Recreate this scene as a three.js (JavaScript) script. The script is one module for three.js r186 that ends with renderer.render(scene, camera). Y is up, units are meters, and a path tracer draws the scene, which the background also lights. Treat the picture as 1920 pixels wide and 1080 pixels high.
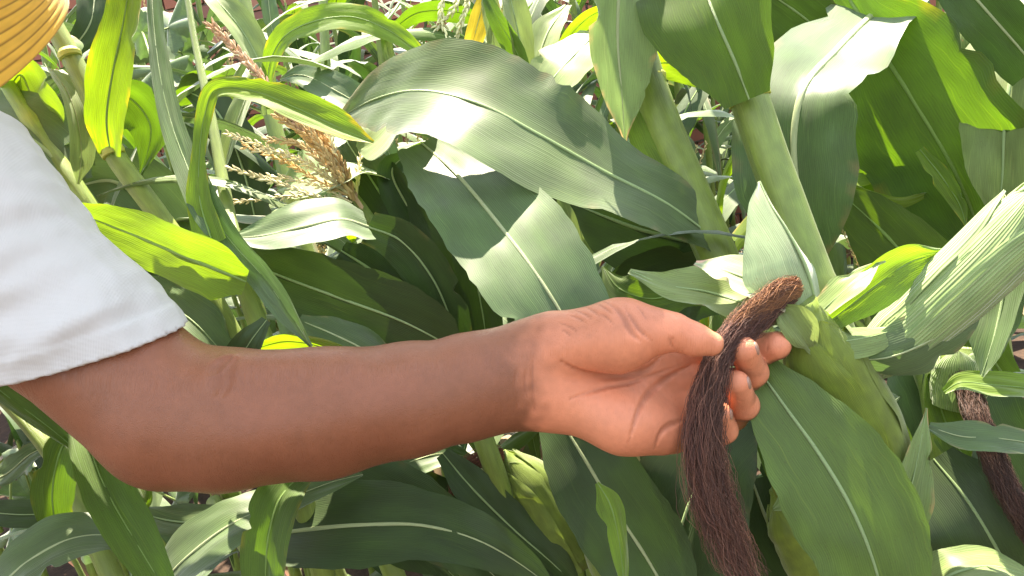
import * as THREE from 'three';
import { mergeGeometries } from 'three/addons/utils/BufferGeometryUtils.js';
import { createNoise3D, createNoise2D } from 'simplex-noise';

// ------------------------------------------------------------------ camera, sky, sun, exposure
const scene = new THREE.Scene();
const camera = new THREE.PerspectiveCamera(42, 1920 / 1080, 0.02, 400);
camera.position.set(0, 1.3, 0);
camera.rotation.order = 'YXZ';
camera.rotation.set(THREE.MathUtils.degToRad(-14), 0, THREE.MathUtils.degToRad(-9));
camera.updateMatrixWorld(true);
const renderer = new THREE.WebGLRenderer({ antialias: true });
renderer.toneMapping = THREE.LinearToneMapping;
renderer.toneMappingExposure = 4.7;
renderer.shadowMap.enabled = true;

const camVec = (x, y, z) => new THREE.Vector3(x, y, z).transformDirection(camera.matrixWorld);
const SUN = camVec(-0.12, 0.9, -0.2).normalize();
// a hazy bright sky: pale at the horizon, bluer overhead, thin white cloud, a soft aureole round the sun
{
  const W = 512, H = 256, d = new Float32Array(W * H * 4), n = createNoise3D(() => 0.37), v = new THREE.Vector3();
  for (let y = 0; y < H; y++) for (let x = 0; x < W; x++) {
    const el = ((y + 0.5) / H - 0.5) * Math.PI, az = ((x + 0.5) / W - 0.5) * 2 * Math.PI; v.set(Math.cos(az) * Math.cos(el), Math.sin(el), Math.sin(az) * Math.cos(el));
    const up = Math.max(0, v.y), t = Math.pow(up, 0.55), c = Math.max(0, v.dot(SUN)), k = 1.2 / (v.y + 0.35);
    const cl = v.y > 0 ? THREE.MathUtils.smoothstep(0.5 * n(v.x * k, v.z * k, 1) + 0.3 * n(v.x * k * 2.3, v.z * k * 2.3, 4) + 0.15 * n(v.x * k * 6, v.z * k * 6, 9), -0.25, 0.5) : 0;
    const glow = 0.5 * Math.pow(c, 6) + 1.2 * Math.pow(c, 40), o = (y * W + x) * 4;
    const hz = [0.66, 0.68, 0.70], zn = [0.24, 0.33, 0.50], gr = [0.05, 0.06, 0.03];
    for (let q = 0; q < 3; q++) { let s = hz[q] + (zn[q] - hz[q]) * t; s = s + (0.78 - s) * cl * 0.75; s += glow * [0.5, 0.48, 0.44][q]; d[o + q] = (v.y > 0 ? s : gr[q]) * 0.78; }
    d[o + 3] = 1;
  }
  const tex = new THREE.DataTexture(d, W, H, THREE.RGBAFormat, THREE.FloatType);
  tex.mapping = THREE.EquirectangularReflectionMapping; tex.magFilter = tex.minFilter = THREE.LinearFilter; tex.needsUpdate = true;
  scene.background = tex; scene.environment = tex;
}
const sun = new THREE.DirectionalLight(0xfff1dc, 5);
sun.name = 'sun';
sun.position.copy(SUN).multiplyScalar(20);
sun.castShadow = true;
sun.shadow.camera.left = sun.shadow.camera.bottom = -6;
sun.shadow.camera.right = sun.shadow.camera.top = 6;
sun.shadow.camera.far = 60;
sun.shadow.mapSize.set(2048, 2048);
scene.add(sun);

// ------------------------------------------------------------------ helpers
const V3 = (x, y, z) => new THREE.Vector3(x, y, z);
const F = 540 / Math.tan(THREE.MathUtils.degToRad(21));
const at = (px, py, d) => V3(((px - 960) / F) * d, ((540 - py) / F) * d, -d).applyMatrix4(camera.matrixWorld);
const EYE = camera.position.clone();
const RIGHT = camVec(1, 0, 0), CUP = camVec(0, 1, 0), BACK = camVec(0, 0, 1), UP = V3(0, 1, 0);
const lerp = THREE.MathUtils.lerp, clamp = THREE.MathUtils.clamp, smooth = THREE.MathUtils.smoothstep;
const R = THREE.MathUtils.degToRad;
function rngOf(seed) { let a = seed | 0; return () => { a = (a + 0x6d2b79f5) | 0; let t = Math.imul(a ^ (a >>> 15), 1 | a); t = (t + Math.imul(t ^ (t >>> 7), 61 | t)) ^ t; return ((t ^ (t >>> 14)) >>> 0) / 4294967296; }; }
const rnd = rngOf(77);
const rr = (a, b) => a + (b - a) * rnd();
const n3 = createNoise3D(rngOf(5)), n2 = createNoise2D(rngOf(9));

const used = {};
const numbered = (n) => { const k = (used[n] = (used[n] ?? -1) + 1); return k ? n + '_' + String(k).padStart(3, '0') : n; };
function thing(name, label, category, pos, group) {
  const o = new THREE.Group(); o.name = numbered(name); o.position.copy(pos); scene.add(o);
  o.userData = { label, category }; if (group) o.userData.group = group;
  o.userData.origin = undefined; delete o.userData.origin;
  return o;
}
const originOf = (o) => { const p = V3(0, 0, 0); for (let q = o; q && q !== scene; q = q.parent) p.add(q.position); return p; };
// world-space geometry becomes a named part of its parent
function part(parent, name, geo, mat, kind) {
  const m = new THREE.Mesh(geo, mat); m.name = name; m.castShadow = m.receiveShadow = true;
  if (parent !== scene) { const o = originOf(parent); geo.translate(-o.x, -o.y, -o.z); }
  parent.add(m); if (kind) m.userData.kind = kind;
  return m;
}
function struct(name, geo, mat) { const m = part(scene, name, geo, mat, 'structure'); return m; }
function geoFrom(pos, idx, uv, col) {
  const g = new THREE.BufferGeometry();
  g.setAttribute('position', new THREE.Float32BufferAttribute(pos, 3));
  if (uv) g.setAttribute('uv', new THREE.Float32BufferAttribute(uv, 2));
  if (col) g.setAttribute('color', new THREE.Float32BufferAttribute(col, 3));
  g.setIndex(idx); g.computeVertexNormals();
  return g;
}

// ------------------------------------------------------------------ textures
function dataTex(w, h, f, srgb) {
  const d = new Uint8Array(w * h * 4);
  for (let y = 0; y < h; y++) for (let x = 0; x < w; x++) {
    const c = f(x / w, y / h, x, y), o = (y * w + x) * 4;
    if (typeof c === 'number') d[o] = d[o + 1] = d[o + 2] = clamp(c, 0, 1) * 255; else for (let k = 0; k < 3; k++) d[o + k] = clamp(c[k], 0, 1) * 255;
    d[o + 3] = 255;
  }
  const t = new THREE.DataTexture(d, w, h); t.wrapS = t.wrapT = THREE.RepeatWrapping; t.magFilter = t.minFilter = THREE.LinearFilter;
  if (srgb) t.colorSpace = THREE.SRGBColorSpace; t.needsUpdate = true; return t;
}
const ring = (x, y, s, o = 0) => n3(Math.cos(x * 6.2832) * s + o, Math.sin(x * 6.2832) * s, y);
// maize blade: parallel veins across u, long along v
const veinRand = []; { const q = rngOf(3); for (let i = 0; i < 200; i++) veinRand.push(q()); }
const streaks = []; { const q = rngOf(31); for (let i = 0; i < 26; i++) streaks.push([q(), q(), 0.03 + 0.09 * q(), 0.0015 + 0.003 * q()]); }
const veinAt = (u) => { const s = u * 64, i = Math.floor(s), f = s - i; return Math.exp(-((f - 0.5) ** 2) * 26) * (0.35 + 0.65 * veinRand[i % 64]); };
const leafMap = dataTex(512, 1024, (u, v) => {
  const a = veinAt(u), blot = 0.5 + 0.5 * n3(u * 5, Math.cos(v * 6.283) * 1.4, Math.sin(v * 6.283) * 1.4), fib = n3(u * 90, Math.cos(v * 6.283) * 3, Math.sin(v * 6.283) * 3);
  let l = 0.82 + 0.12 * (blot - 0.5) + 0.04 * fib + 0.06 * a, pale = 0;
  for (const [su, sv, len, wd] of streaks) { const dv = Math.abs(((v - sv + 1.5) % 1) - 0.5), du = Math.abs(u - su - 0.01 * Math.sin(v * 40)); if (dv < len && du < wd * 2.5) pale = Math.max(pale, Math.exp(-((du / wd) ** 2)) * (1 - (dv / len) ** 2)); }
  const spot = n3(u * 60, Math.cos(v * 6.283) * 22, Math.sin(v * 6.283) * 22) > 0.83 ? 0.12 : 0;
  return [l + 0.18 * pale - spot * 0.3, l + 0.12 * pale - spot, l + 0.16 * pale - spot];
}, true);
const leafBump = dataTex(512, 256, (u, v) => 0.45 + 0.4 * veinAt(u) + 0.12 * n3(u * 40, Math.cos(v * 6.283), Math.sin(v * 6.283)));
const huskMap = dataTex(256, 512, (u, v) => {
  const s = u * 22, i = Math.floor(s), f = s - i, a = Math.exp(-((f - 0.5) ** 2) * 9) * (0.4 + 0.6 * veinRand[i]), b = n3(u * 4, Math.cos(v * 6.283), Math.sin(v * 6.283)), fine = n3(u * 120, Math.cos(v * 6.283) * 2, Math.sin(v * 6.283) * 2);
  return [0.76 + 0.2 * a + 0.06 * b + 0.04 * fine, 0.82 + 0.12 * a + 0.05 * b + 0.04 * fine, 0.66 + 0.24 * a + 0.05 * b];
}, true);
const huskBump = dataTex(256, 64, (u) => { const s = u * 22, i = Math.floor(s), f = s - i; return Math.exp(-((f - 0.5) ** 2) * 9) * (0.4 + 0.6 * veinRand[i]); });
const clothBump = dataTex(256, 256, (u, v) => 0.5 + 0.2 * Math.sin(u * 6.2832 * 64) + 0.2 * Math.sin(v * 6.2832 * 64) + 0.1 * ring(u, v * 3, 4));
const skinBump = dataTex(512, 512, (u, v) => {
  const X = [Math.cos(u * 6.2832), Math.sin(u * 6.2832)];
  const r = (f, k) => n3(X[0] * f, X[1] * f, Math.sin(v * 6.2832) * f + k);
  return 0.5 + 0.22 * r(16, 0) + 0.16 * r(34, 7) - 0.25 * Math.pow(1 - Math.min(1, Math.abs(r(11, 3)) * 4), 3);
});
const soilMap = dataTex(1024, 1024, (u, v) => {
  const X = Math.cos(u * 6.2832), Y = Math.sin(u * 6.2832), q = (f, k) => n3(X * f + k, Y * f, Math.sin(v * 6.2832) * f + Math.cos(v * 6.2832) * f * 0.7);
  const a = 0.5 + 0.25 * q(3, 0) + 0.2 * q(11, 4) + 0.15 * q(40, 9);
  return [0.16 + 0.18 * a, 0.12 + 0.14 * a, 0.09 + 0.11 * a];
}, true);

// ------------------------------------------------------------------ materials
const C = (r, g, b) => new THREE.Color().setRGB(r, g, b);
const leafMat = (r, g, b, tr = 0.45, coat = 0.7, sheen = 0.3) => new THREE.MeshPhysicalMaterial({
  color: C(r, g, b), map: leafMap, bumpMap: leafBump, bumpScale: 0.0004, roughness: 1, vertexColors: true, side: THREE.DoubleSide,
  transmission: tr, thickness: 0, clearcoat: coat, clearcoatRoughness: 0.42, sheen, sheenColor: C(0.9, 0.95, 0.9), sheenRoughness: 0.6,
});
const M = {
  leaf: leafMat(0.145, 0.26, 0.018, 0.4, 0.6, 0.06), blue: leafMat(0.12, 0.22, 0.045, 0.4, 0.9, 0.18), deep: leafMat(0.043, 0.095, 0.008, 0.22, 0.45, 0.06), young: leafMat(0.30, 0.50, 0.004, 0.65, 0.2, 0.05),  // deep: shade of the lower leaves put into a darker green
  yellow: leafMat(0.75, 0.55, 0.03, 0.5, 0.3), pale: leafMat(0.31, 0.44, 0.11, 0.4, 0.7, 0.08), white: leafMat(0.46, 0.56, 0.27, 0.35, 0.7, 0.1), back: leafMat(0.05, 0.115, 0.012, 0.35, 0.4, 0.04), backPale: leafMat(0.13, 0.22, 0.05, 0.35, 0.6, 0.05), under: leafMat(0.14, 0.27, 0.004, 0.6, 0.15, 0.05), dry: leafMat(0.42, 0.28, 0.14, 0.35, 0.1),  // white: sunlit glare of the husk blades put into the colour
  ribGreen: new THREE.MeshPhysicalMaterial({ color: C(0.20, 0.32, 0.07), roughness: 0.5, bumpMap: leafBump, bumpScale: 0.0003 }),
  ribCream: new THREE.MeshPhysicalMaterial({ color: C(0.38, 0.44, 0.22), roughness: 0.45, bumpMap: leafBump, bumpScale: 0.0003 }),
  collar: new THREE.MeshPhysicalMaterial({ color: C(0.50, 0.52, 0.10), roughness: 0.5, vertexColors: true, bumpMap: leafBump, bumpScale: 0.0003 }),
  rib: new THREE.MeshPhysicalMaterial({ color: C(0.29, 0.40, 0.17), roughness: 0.45, bumpMap: leafBump, bumpScale: 0.0003 }),
  stalk: new THREE.MeshPhysicalMaterial({ color: C(0.25, 0.35, 0.055), map: leafMap, bumpMap: leafBump, bumpScale: 0.0003, roughness: 0.38, vertexColors: true, sheen: 0.2, sheenColor: C(0.8, 0.9, 0.8) }),
  husk: new THREE.MeshPhysicalMaterial({ color: C(0.36, 0.48, 0.21), map: huskMap, bumpMap: huskBump, bumpScale: 0.0008, roughness: 1, transmission: 0.3, thickness: 0, clearcoat: 0.45, clearcoatRoughness: 0.5, vertexColors: true, side: THREE.DoubleSide }),
  greenHusk: new THREE.MeshPhysicalMaterial({ color: C(0.24, 0.34, 0.03), map: leafMap, bumpMap: leafBump, bumpScale: 0.0003, roughness: 1, transmission: 0.3, thickness: 0, clearcoat: 0.5, clearcoatRoughness: 0.45, vertexColors: true, side: THREE.DoubleSide }),
  silk: new THREE.MeshPhysicalMaterial({ color: C(1, 1, 1), roughness: 0.55, vertexColors: true, sheen: 0.3, sheenColor: C(0.6, 0.4, 0.3) }),
  tassel: new THREE.MeshPhysicalMaterial({ color: C(1, 1, 1), roughness: 0.8, vertexColors: true }),
  skin: new THREE.MeshPhysicalMaterial({ color: C(1, 1, 1), roughness: 0.92, roughnessMap: skinBump, vertexColors: true, bumpMap: skinBump, bumpScale: 0.0003, specularIntensity: 0.75, sheen: 0.06, sheenColor: C(0.8, 0.7, 0.75), sheenRoughness: 0.5 }),
  nail: new THREE.MeshPhysicalMaterial({ color: C(0.36, 0.2, 0.15), roughness: 0.3, clearcoat: 0.4 }),
  shirt: new THREE.MeshPhysicalMaterial({ color: C(1, 1, 1), vertexColors: true, roughness: 0.95, bumpMap: clothBump, bumpScale: 0.0002, sheen: 0.3, sheenColor: C(1, 1, 1), side: THREE.DoubleSide }),
  straw: new THREE.MeshPhysicalMaterial({ color: C(0.95, 0.56, 0.07), roughness: 1, transmission: 0.5, thickness: 0, vertexColors: true, side: THREE.DoubleSide }),
  soil: new THREE.MeshStandardMaterial({ map: soilMap, bumpMap: soilMap, bumpScale: 0.03, roughness: 1 }),
  mortar: new THREE.MeshStandardMaterial({ color: C(0.36, 0.32, 0.29), roughness: 1 }),
};

// ------------------------------------------------------------------ blades, stalks, ears, tassels
function curveSamples(P, Wd, N) {           // points + widths to evenly sampled spine
  const c = new THREE.CatmullRomCurve3(P, false, 'centripetal'), out = [];
  for (let i = 0; i <= N; i++) {
    const t = i / N, k = t * (P.length - 1), j = Math.min(Math.floor(k), P.length - 2), f = k - j;
    const w0 = Wd[Math.max(0, j - 1)], w1 = Wd[j], w2 = Wd[j + 1], w3 = Wd[Math.min(P.length - 1, j + 2)];
    const w = 0.5 * (2 * w1 + (w2 - w0) * f + (2 * w0 - 5 * w1 + 4 * w2 - w3) * f * f + (3 * w1 - w0 - 3 * w2 + w3) * f * f * f);
    out.push({ p: c.getPoint(t), T: c.getTangent(t), w: Math.max(w, 0.0006), t });
  }
  return out;
}
let leafSeed = 0;
function blade(parent, mat, S, o = {}) {
  // S: samples with p, T, W (towards one margin), Nn (face normal), w (full width)
  let { fold = 0.18, wave = 0.09, across = 10, rib = true, tint = 1, name = 'leaf', ribMat = null, ribW = 1 } = o;
  ribMat ??= mat === M.under || mat === M.young || mat === M.back ? M.ribGreen : leafSeed % 2 ? M.rib : M.ribCream; ribW *= 0.55 + 0.5 * ((leafSeed * 0.729) % 1);
  const nicks = []; if (leafSeed % 3 !== 1) for (let k = 0; k < 1 + leafSeed % 3; k++) nicks.push([0.25 + 0.7 * ((leafSeed * 0.31 + k * 0.53) % 1), (leafSeed + k) % 2 ? 1 : -1, 0.10 + 0.28 * ((leafSeed * 0.47 + k * 0.71) % 1), 0.0022 + 0.004 * ((leafSeed * 0.19 + k * 0.37) % 1)]);
  const sd = ++leafSeed * 7.31, pos = [], uv = [], col = [], idx = [], N = S.length - 1;
  let len = 0; const ls = S.map((s, i) => (i ? (len += s.p.distanceTo(S[i - 1].p)) : 0));
  const u0 = (leafSeed * 0.137) % 1, q = V3(), tr = tint * (0.92 + 0.16 * ((leafSeed * 0.618) % 1)), warm = 0.94 + 0.12 * ((leafSeed * 0.381) % 1);
  for (let i = 0; i <= N; i++) {
    const s = S[i], hw = s.w / 2;
    for (let j = 0; j <= across; j++) {
      const a = (j / across) * 2 - 1, m = Math.abs(a);
      const edge = 1 + 0.035 * n3(ls[i] * 45, a > 0 ? 5 : 9, sd) + 0.012 * n3(ls[i] * 210, a > 0 ? 5 : 9, sd);
      let nick = 1; for (const [nt, ns, nd, nw] of nicks) if (ns * a > 0) nick -= nd * Math.exp(-(((ls[i] - nt * len) / nw) ** 2)) * m * m * m;
      const ruf = wave * hw * m * m * (Math.sin(ls[i] * 42 + (a > 0 ? 0 : 2.1) + sd) + 0.8 * n3(ls[i] * 16, a, sd));
      const bow = fold * hw * (Math.pow(m, 1.25)) + ruf + 0.0012 * n3(ls[i] * 22, a * 2.2, sd + 40);
      q.copy(s.p).addScaledVector(s.W, hw * a * edge * nick).addScaledVector(s.Nn, bow);
      pos.push(q.x, q.y, q.z);
      uv.push(0.5 + a * clamp(s.w / 0.09, 0.2, 1) * 0.48 + u0 * 0, ls[i] / 0.42 + u0);
      const v = tr * (1 + 0.14 * n3(ls[i] * 9, a * 1.5, sd + 3));
      const dry = leafSeed % 3 ? 0 : smooth(m + 0.25 * n3(ls[i] * 60, a * 2, sd + 9) + 0.5 * smooth(i / N, 0.8, 1), 1.0, 1.2);
      col.push(lerp(v * warm, 2.6, dry), lerp(v, 1.3, dry), lerp(v * (2 - warm), 2.0, dry));
    }
  }
  const st = across + 1;
  for (let i = 0; i < N; i++) for (let j = 0; j < across; j++) { const k = i * st + j; idx.push(k, k + 1, k + st, k + 1, k + st + 1, k + st); }
  const m = part(parent, name, geoFrom(pos, idx, uv, col), mat);
  if (rib) {
    const rp = [], ri = [], ru = [], K = 6;
    for (let i = 0; i <= N; i++) {
      const s = S[i], f = Math.pow(1 - i / N, 0.7), hw = Math.max(0.00035, ribW * Math.min(s.w * 0.035, 0.0033) * (0.25 + 0.75 * f)), th = hw * 0.55 + 0.0002;
      for (let j = 0; j < K; j++) {
        const a = (j / K) * 6.2832;
        q.copy(s.p).addScaledVector(s.W, Math.cos(a) * hw).addScaledVector(s.Nn, Math.sin(a) * th + 0.0003);
        rp.push(q.x, q.y, q.z); ru.push(j / K, ls[i] / 0.3);
      }
    }
    for (let i = 0; i < N; i++) for (let j = 0; j < K; j++) { const a = i * K + j, b = i * K + ((j + 1) % K); ri.push(a, b, a + K, b, b + K, a + K); }
    part(parent.parent === scene || !parent.parent ? m : parent, 'midrib', geoFrom(rp, ri, ru), ribMat);
  }
  return m;
}
// a blade given by where it runs: [x, y, distance, width] in photo pixels and metres from the camera
function leaf(parent, mat, pts, o = {}) {
  const P = pts.map((a) => at(a[0], a[1], a[2])), Wd = pts.map((a) => (a[3] * a[2]) / F);
  const S = curveSamples(P, Wd, o.seg ?? 34), tilt = [].concat(o.tilt ?? 20);
  let last = null;
  for (const s of S) {
    const v = EYE.clone().sub(s.p).normalize(), W = V3().crossVectors(s.T, v);
    if (W.lengthSq() < 1e-6) W.copy(last ?? CUP); W.normalize();
    if (last && !o.level ? W.dot(last) < 0 : W.dot(CUP) + 0.2 * W.dot(RIGHT) < 0) W.negate();
    last = W.clone();
    const n = V3().crossVectors(W, s.T).normalize(); if (n.dot(v) < 0) n.negate();
    const k = s.t * (tilt.length - 1), j = Math.min(Math.floor(k), Math.max(0, tilt.length - 2)), a = R(tilt.length > 1 ? lerp(tilt[j], tilt[j + 1], k - j) : tilt[0]);
    s.W = W.clone().multiplyScalar(Math.cos(a)).addScaledVector(n, -Math.sin(a));
    s.Nn = n.clone().multiplyScalar(Math.cos(a)).addScaledVector(W, Math.sin(a));
    s.w /= Math.max(0.45, Math.cos(a));
  }
  return blade(parent, mat, S, o);
}
// a blade that grows from a point in the world: azimuth, length, width, rise and droop
function archLeaf(parent, mat, p0, az, L, w, rise, droop, o = {}) {
  const P = [], Wd = [], n = 9, dir = V3(Math.cos(az), 0, Math.sin(az)), p = p0.clone(); let e = rise;
  for (let i = 0; i <= n; i++) {
    P.push(p.clone()); const t = i / n; Wd.push(w * (t < 0.3 ? lerp(0.55, 1, t / 0.3) : Math.pow(Math.max(0, 1 - (t - 0.3) / 0.7), 0.75)) + 0.002);
    e -= (droop / n) * (0.4 + 1.4 * t); p.addScaledVector(dir, (Math.cos(e) * L) / n).addScaledVector(UP, (Math.sin(e) * L) / n);
  }
  const S = curveSamples(P, Wd, o.seg ?? 16), side = V3(-dir.z, 0, dir.x), tw = o.twist ?? 0;
  for (const s of S) {
    const n0 = V3().crossVectors(side, s.T).normalize(); if (n0.y < 0 && s.t < 0.2) n0.negate();
    const nn = V3().crossVectors(s.T, side).normalize(); const a = tw * s.t;
    s.W = side.clone().multiplyScalar(Math.cos(a)).addScaledVector(nn, Math.sin(a)); s.Nn = nn.clone().multiplyScalar(Math.cos(a)).addScaledVector(side, -Math.sin(a));
  }
  return blade(parent, mat, S, { across: 6, ...o });
}
function tubeGeo(P, rad, o = {}) {            // P points, rad radii in metres
  const { radial = 14, seg = 40, tint = [1, 1, 1], flat = 1, nodes = [], vs = 0.2 } = o;
  const c = new THREE.CatmullRomCurve3(P, false, 'centripetal'), fr = c.computeFrenetFrames(seg, false), pos = [], uv = [], col = [], idx = [], L = c.getLength();
  for (let i = 0; i <= seg; i++) {
    const t = i / seg, p = c.getPointAt(t), k = c.getUtoTmapping(t) * (P.length - 1), j = Math.min(Math.floor(k), P.length - 2);
    let r = lerp(rad[j], rad[j + 1], smooth(k - j, 0, 1)), pale = 0;
    for (const n of nodes) { const dd = Math.abs(t - n) * L; r *= 1 + 0.22 * Math.exp(-((dd / 0.006) ** 2)); pale = Math.max(pale, Math.exp(-((dd / 0.008) ** 2))); }
    for (let q = 0; q < radial; q++) {
      const a = (q / radial) * 6.2832, v = p.clone().addScaledVector(fr.normals[i], Math.cos(a) * r).addScaledVector(fr.binormals[i], Math.sin(a) * r * flat);
      pos.push(v.x, v.y, v.z); uv.push(q / radial * 2, (t * L) / vs);
      const m = 1 + 0.1 * n3(v.x * 40, v.y * 12, v.z * 40);
      col.push(tint[0] * m * (1 + 0.45 * pale), tint[1] * m * (1 + 0.2 * pale), tint[2] * m);
    }
  }
  for (let i = 0; i < seg; i++) for (let q = 0; q < radial; q++) { const a = i * radial + q, b = i * radial + ((q + 1) % radial); idx.push(a, a + radial, b, b, a + radial, b + radial); }
  for (const [i, s] of [[0, 1], [seg, -1]]) { const p = c.getPointAt(i / seg), k = pos.length / 3; pos.push(p.x, p.y, p.z); uv.push(0, 0); col.push(...tint); for (let q = 0; q < radial; q++) { const a = i * radial + q, b = i * radial + ((q + 1) % radial); s > 0 ? idx.push(k, a, b) : idx.push(k, b, a); } }
  return geoFrom(pos, idx, uv, col);
}
// a maize plant: the stalk runs through the given [x, y, distance, radius px] points and then down to the soil
function plant(label, pts, o = {}) {
  const P = pts.map((a) => at(a[0], a[1], a[2])), rad = pts.map((a) => (a[3] * a[2]) / F), last = P[P.length - 1], prev = P[P.length - 2];
  const dir = last.clone().sub(prev); dir.multiplyScalar(1 / Math.max(0.02, -dir.y));
  const base = V3(last.x + dir.x * 0.25 * last.y, 0, Math.min(last.z + dir.z * 0.1 * last.y, last.z + 0.05));
  P.push(last.clone().lerp(base, 0.45).add(V3(dir.x * 0.04, 0, 0)), base.clone()); const r1 = Math.max(rad[rad.length - 1], 0.009); rad.push(r1 * 1.1, r1 * 1.25);
  const t = thing(o.name ?? 'maize_plant', label, 'maize plant', base, o.group);
  part(t, 'stalk', tubeGeo(P, rad, { seg: 90, radial: 16, nodes: o.nodes ?? [], tint: o.tint ?? [1, 1, 1] }), o.mat ?? M.stalk);
  return t;
}
function frameAt(c, fr, N, t) { const i = Math.round(clamp(t, 0, 1) * N); return [c.getPointAt(clamp(t, 0, 1)), fr.normals[i], fr.binormals[i]]; }
// an ear wrapped in husk leaves; axis from the shank to the tip
function ear(parent, axis, rpx, o = {}) {
  const P = axis.map((a) => at(a[0], a[1], a[2])), N = 60, c = new THREE.CatmullRomCurve3(P, false, 'centripetal'), fr = c.computeFrenetFrames(N, false), d0 = axis[0][2];
  const Rm = rpx.map((r) => (r * d0) / F), rad = (t) => { const k = clamp(t, 0, 1) * (Rm.length - 1), j = Math.min(Math.floor(k), Rm.length - 2); return lerp(Rm[j], Rm[j + 1], smooth(k - j, 0, 1)); };
  const e = new THREE.Group(); e.name = 'ear'; const p0 = P[0].clone().sub(originOf(parent)); e.position.copy(p0); parent.add(e);
  const mat = o.mat ?? M.greenHusk, tint = o.tint ?? [1, 1, 1], n = o.n ?? 7, q = V3();
  part(e, 'cob', tubeGeo(P, Rm.length === P.length ? Rm.map((r) => r * 0.9) : P.map((_, i) => rad(i / (P.length - 1)) * 0.9), { radial: 14, seg: 24, tint: tint.map((x) => x * 0.95) }), M.stalk);
  for (let i = 0; i < n; i++) {
    const phi = i * 2.4 + (o.turn ?? 0), half = 1.15, off = 0.0006 * (n - i) + 0.0008, end = (o.end ?? 1) * (0.86 + 0.14 * ((i * 0.37) % 1)), start = 0.02 * i, pos = [], uv = [], col = [], idx = [], A = 12, B = 30;
    const tt = 0.9 + 0.22 * ((i * 0.618) % 1);
    for (let b = 0; b <= B; b++) {
      const s = b / B, t = lerp(start, end, s), [p, nn, bb] = frameAt(c, fr, N, t), taper = Math.pow(1 - Math.pow(s, 4), 0.6) * (0.75 + 0.25 * s), flare = (o.flare ?? 0.1) * Math.pow(s, 6);
      for (let a = 0; a <= A; a++) {
        const u = (a / A) * 2 - 1, ph = phi + u * half * taper, r = rad(t) * (1 + flare) + off + 0.0012 * (0.5 + 0.5 * Math.cos(u * 22)) * (o.ridge ?? 0.5) + 0.0018 * Math.pow(Math.abs(u), 4) * n3(s * 5, u, i * 3.3);
        q.copy(p).addScaledVector(nn, Math.cos(ph) * r).addScaledVector(bb, Math.sin(ph) * r);
        pos.push(q.x, q.y, q.z); uv.push(0.5 + u * 0.45, s * 0.9 + i * 0.21);
        const m = tt * (1 + 0.08 * n3(s * 4, u * 2, i)); col.push(tint[0] * m, tint[1] * m, tint[2] * m);
      }
    }
    for (let b = 0; b < B; b++) for (let a = 0; a < A; a++) { const k = b * (A + 1) + a; idx.push(k, k + 1, k + A + 1, k + 1, k + A + 2, k + A + 1); }
    part(e, 'husk_leaf', geoFrom(pos, idx, uv, col), mat);
  }
  return e;
}
// a tuft of silk: fine strands along guide [x, y, distance, radius px]
function silkTuft(parent, guide, count, shade, o = {}) {
  const P = guide.map((a) => at(a[0], a[1], a[2])), rad = guide.map((a) => (a[3] * a[2]) / F), c = new THREE.CatmullRomCurve3(P, false, 'centripetal'), N = 60, fr = c.computeFrenetFrames(N, false);
  const pos = [], col = [], idx = [], seg = o.seg ?? 22, th = o.thick ?? 0.00036, q = V3(), side = V3();
  const locks = []; for (let i = 0; i < (o.locks ?? 0); i++) locks.push([rnd() * 6.2832, Math.sqrt(rnd()), rnd() * 40, 0.6 + 0.8 * rnd()]);
  for (let s = 0; s < count; s++) {
    const lk = locks.length && rnd() < 0.85 ? locks[Math.floor(rnd() * locks.length)] : null;
    const a0 = lk ? lk[0] + rr(-0.3, 0.3) : rnd() * 6.2832, rho = lk ? clamp(lk[1] + rr(-0.14, 0.14), 0, 1.1) : Math.sqrt(rnd()), t1 = 1 - (o.ragged ?? 0.25) * Math.pow(rnd(), 1.6), t0 = (o.ragStart ?? 0.02) * rnd(), sd = lk ? lk[2] + rr(-0.5, 0.5) : s * 1.37, curl = (o.curl ?? 0.0016) * (0.5 + rnd()), fly = rnd() < 0.06 ? 1.35 : 1, f1 = rr(8, 20), v = shade[Math.floor(rnd() * shade.length)], k0 = rr(0.7, 1.25) * (lk ? lk[3] : 1), pts = [];
    for (let i = 0; i <= seg; i++) {
      const t = lerp(t0, t1, i / seg), [p, nn, bb] = frameAt(c, fr, N, t), k = c.getUtoTmapping(t) * (P.length - 1), j = Math.min(Math.floor(k), P.length - 2), r = lerp(rad[j], rad[j + 1], k - j) * rho * fly, a = a0 + 0.8 * n2(sd, t * 1.5);
      // centre the strand on the exact curve point
      pts.push(c.getPointAt(t).addScaledVector(nn, Math.cos(a) * r + curl * Math.sin(t * f1 * 2 + sd) * (0.3 + t) + 0.00075 * Math.sin(i * 2.3 + s * 1.7)).addScaledVector(bb, Math.sin(a) * r * (o.flat ?? 0.7) + curl * Math.cos(t * f1 + sd * 2) * (0.3 + t)));
    }
    const b0 = pos.length / 3;
    for (let i = 0; i <= seg; i++) {
      const T = pts[Math.min(i + 1, seg)].clone().sub(pts[Math.max(i - 1, 0)]).normalize(), A = side.set(0.31, 0.2, 0.93).cross(T).normalize().clone(), B = V3().crossVectors(T, A), w = th * (0.6 + 0.4 * (1 - i / seg));
      for (let e = 0; e < 3; e++) { q.copy(pts[i]).addScaledVector(A, Math.cos(e * 2.094) * w).addScaledVector(B, Math.sin(e * 2.094) * w); pos.push(q.x, q.y, q.z); col.push(v[0] * k0, v[1] * k0, v[2] * k0); }
      if (i < seg) for (let e = 0; e < 3; e++) { const x = b0 + i * 3 + e, y = b0 + i * 3 + ((e + 1) % 3); idx.push(x, y, x + 3, y, y + 3, x + 3); }
    }
  }
  return part(parent, 'silk', geoFrom(pos, idx, null, col), M.silk);
}
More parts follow.
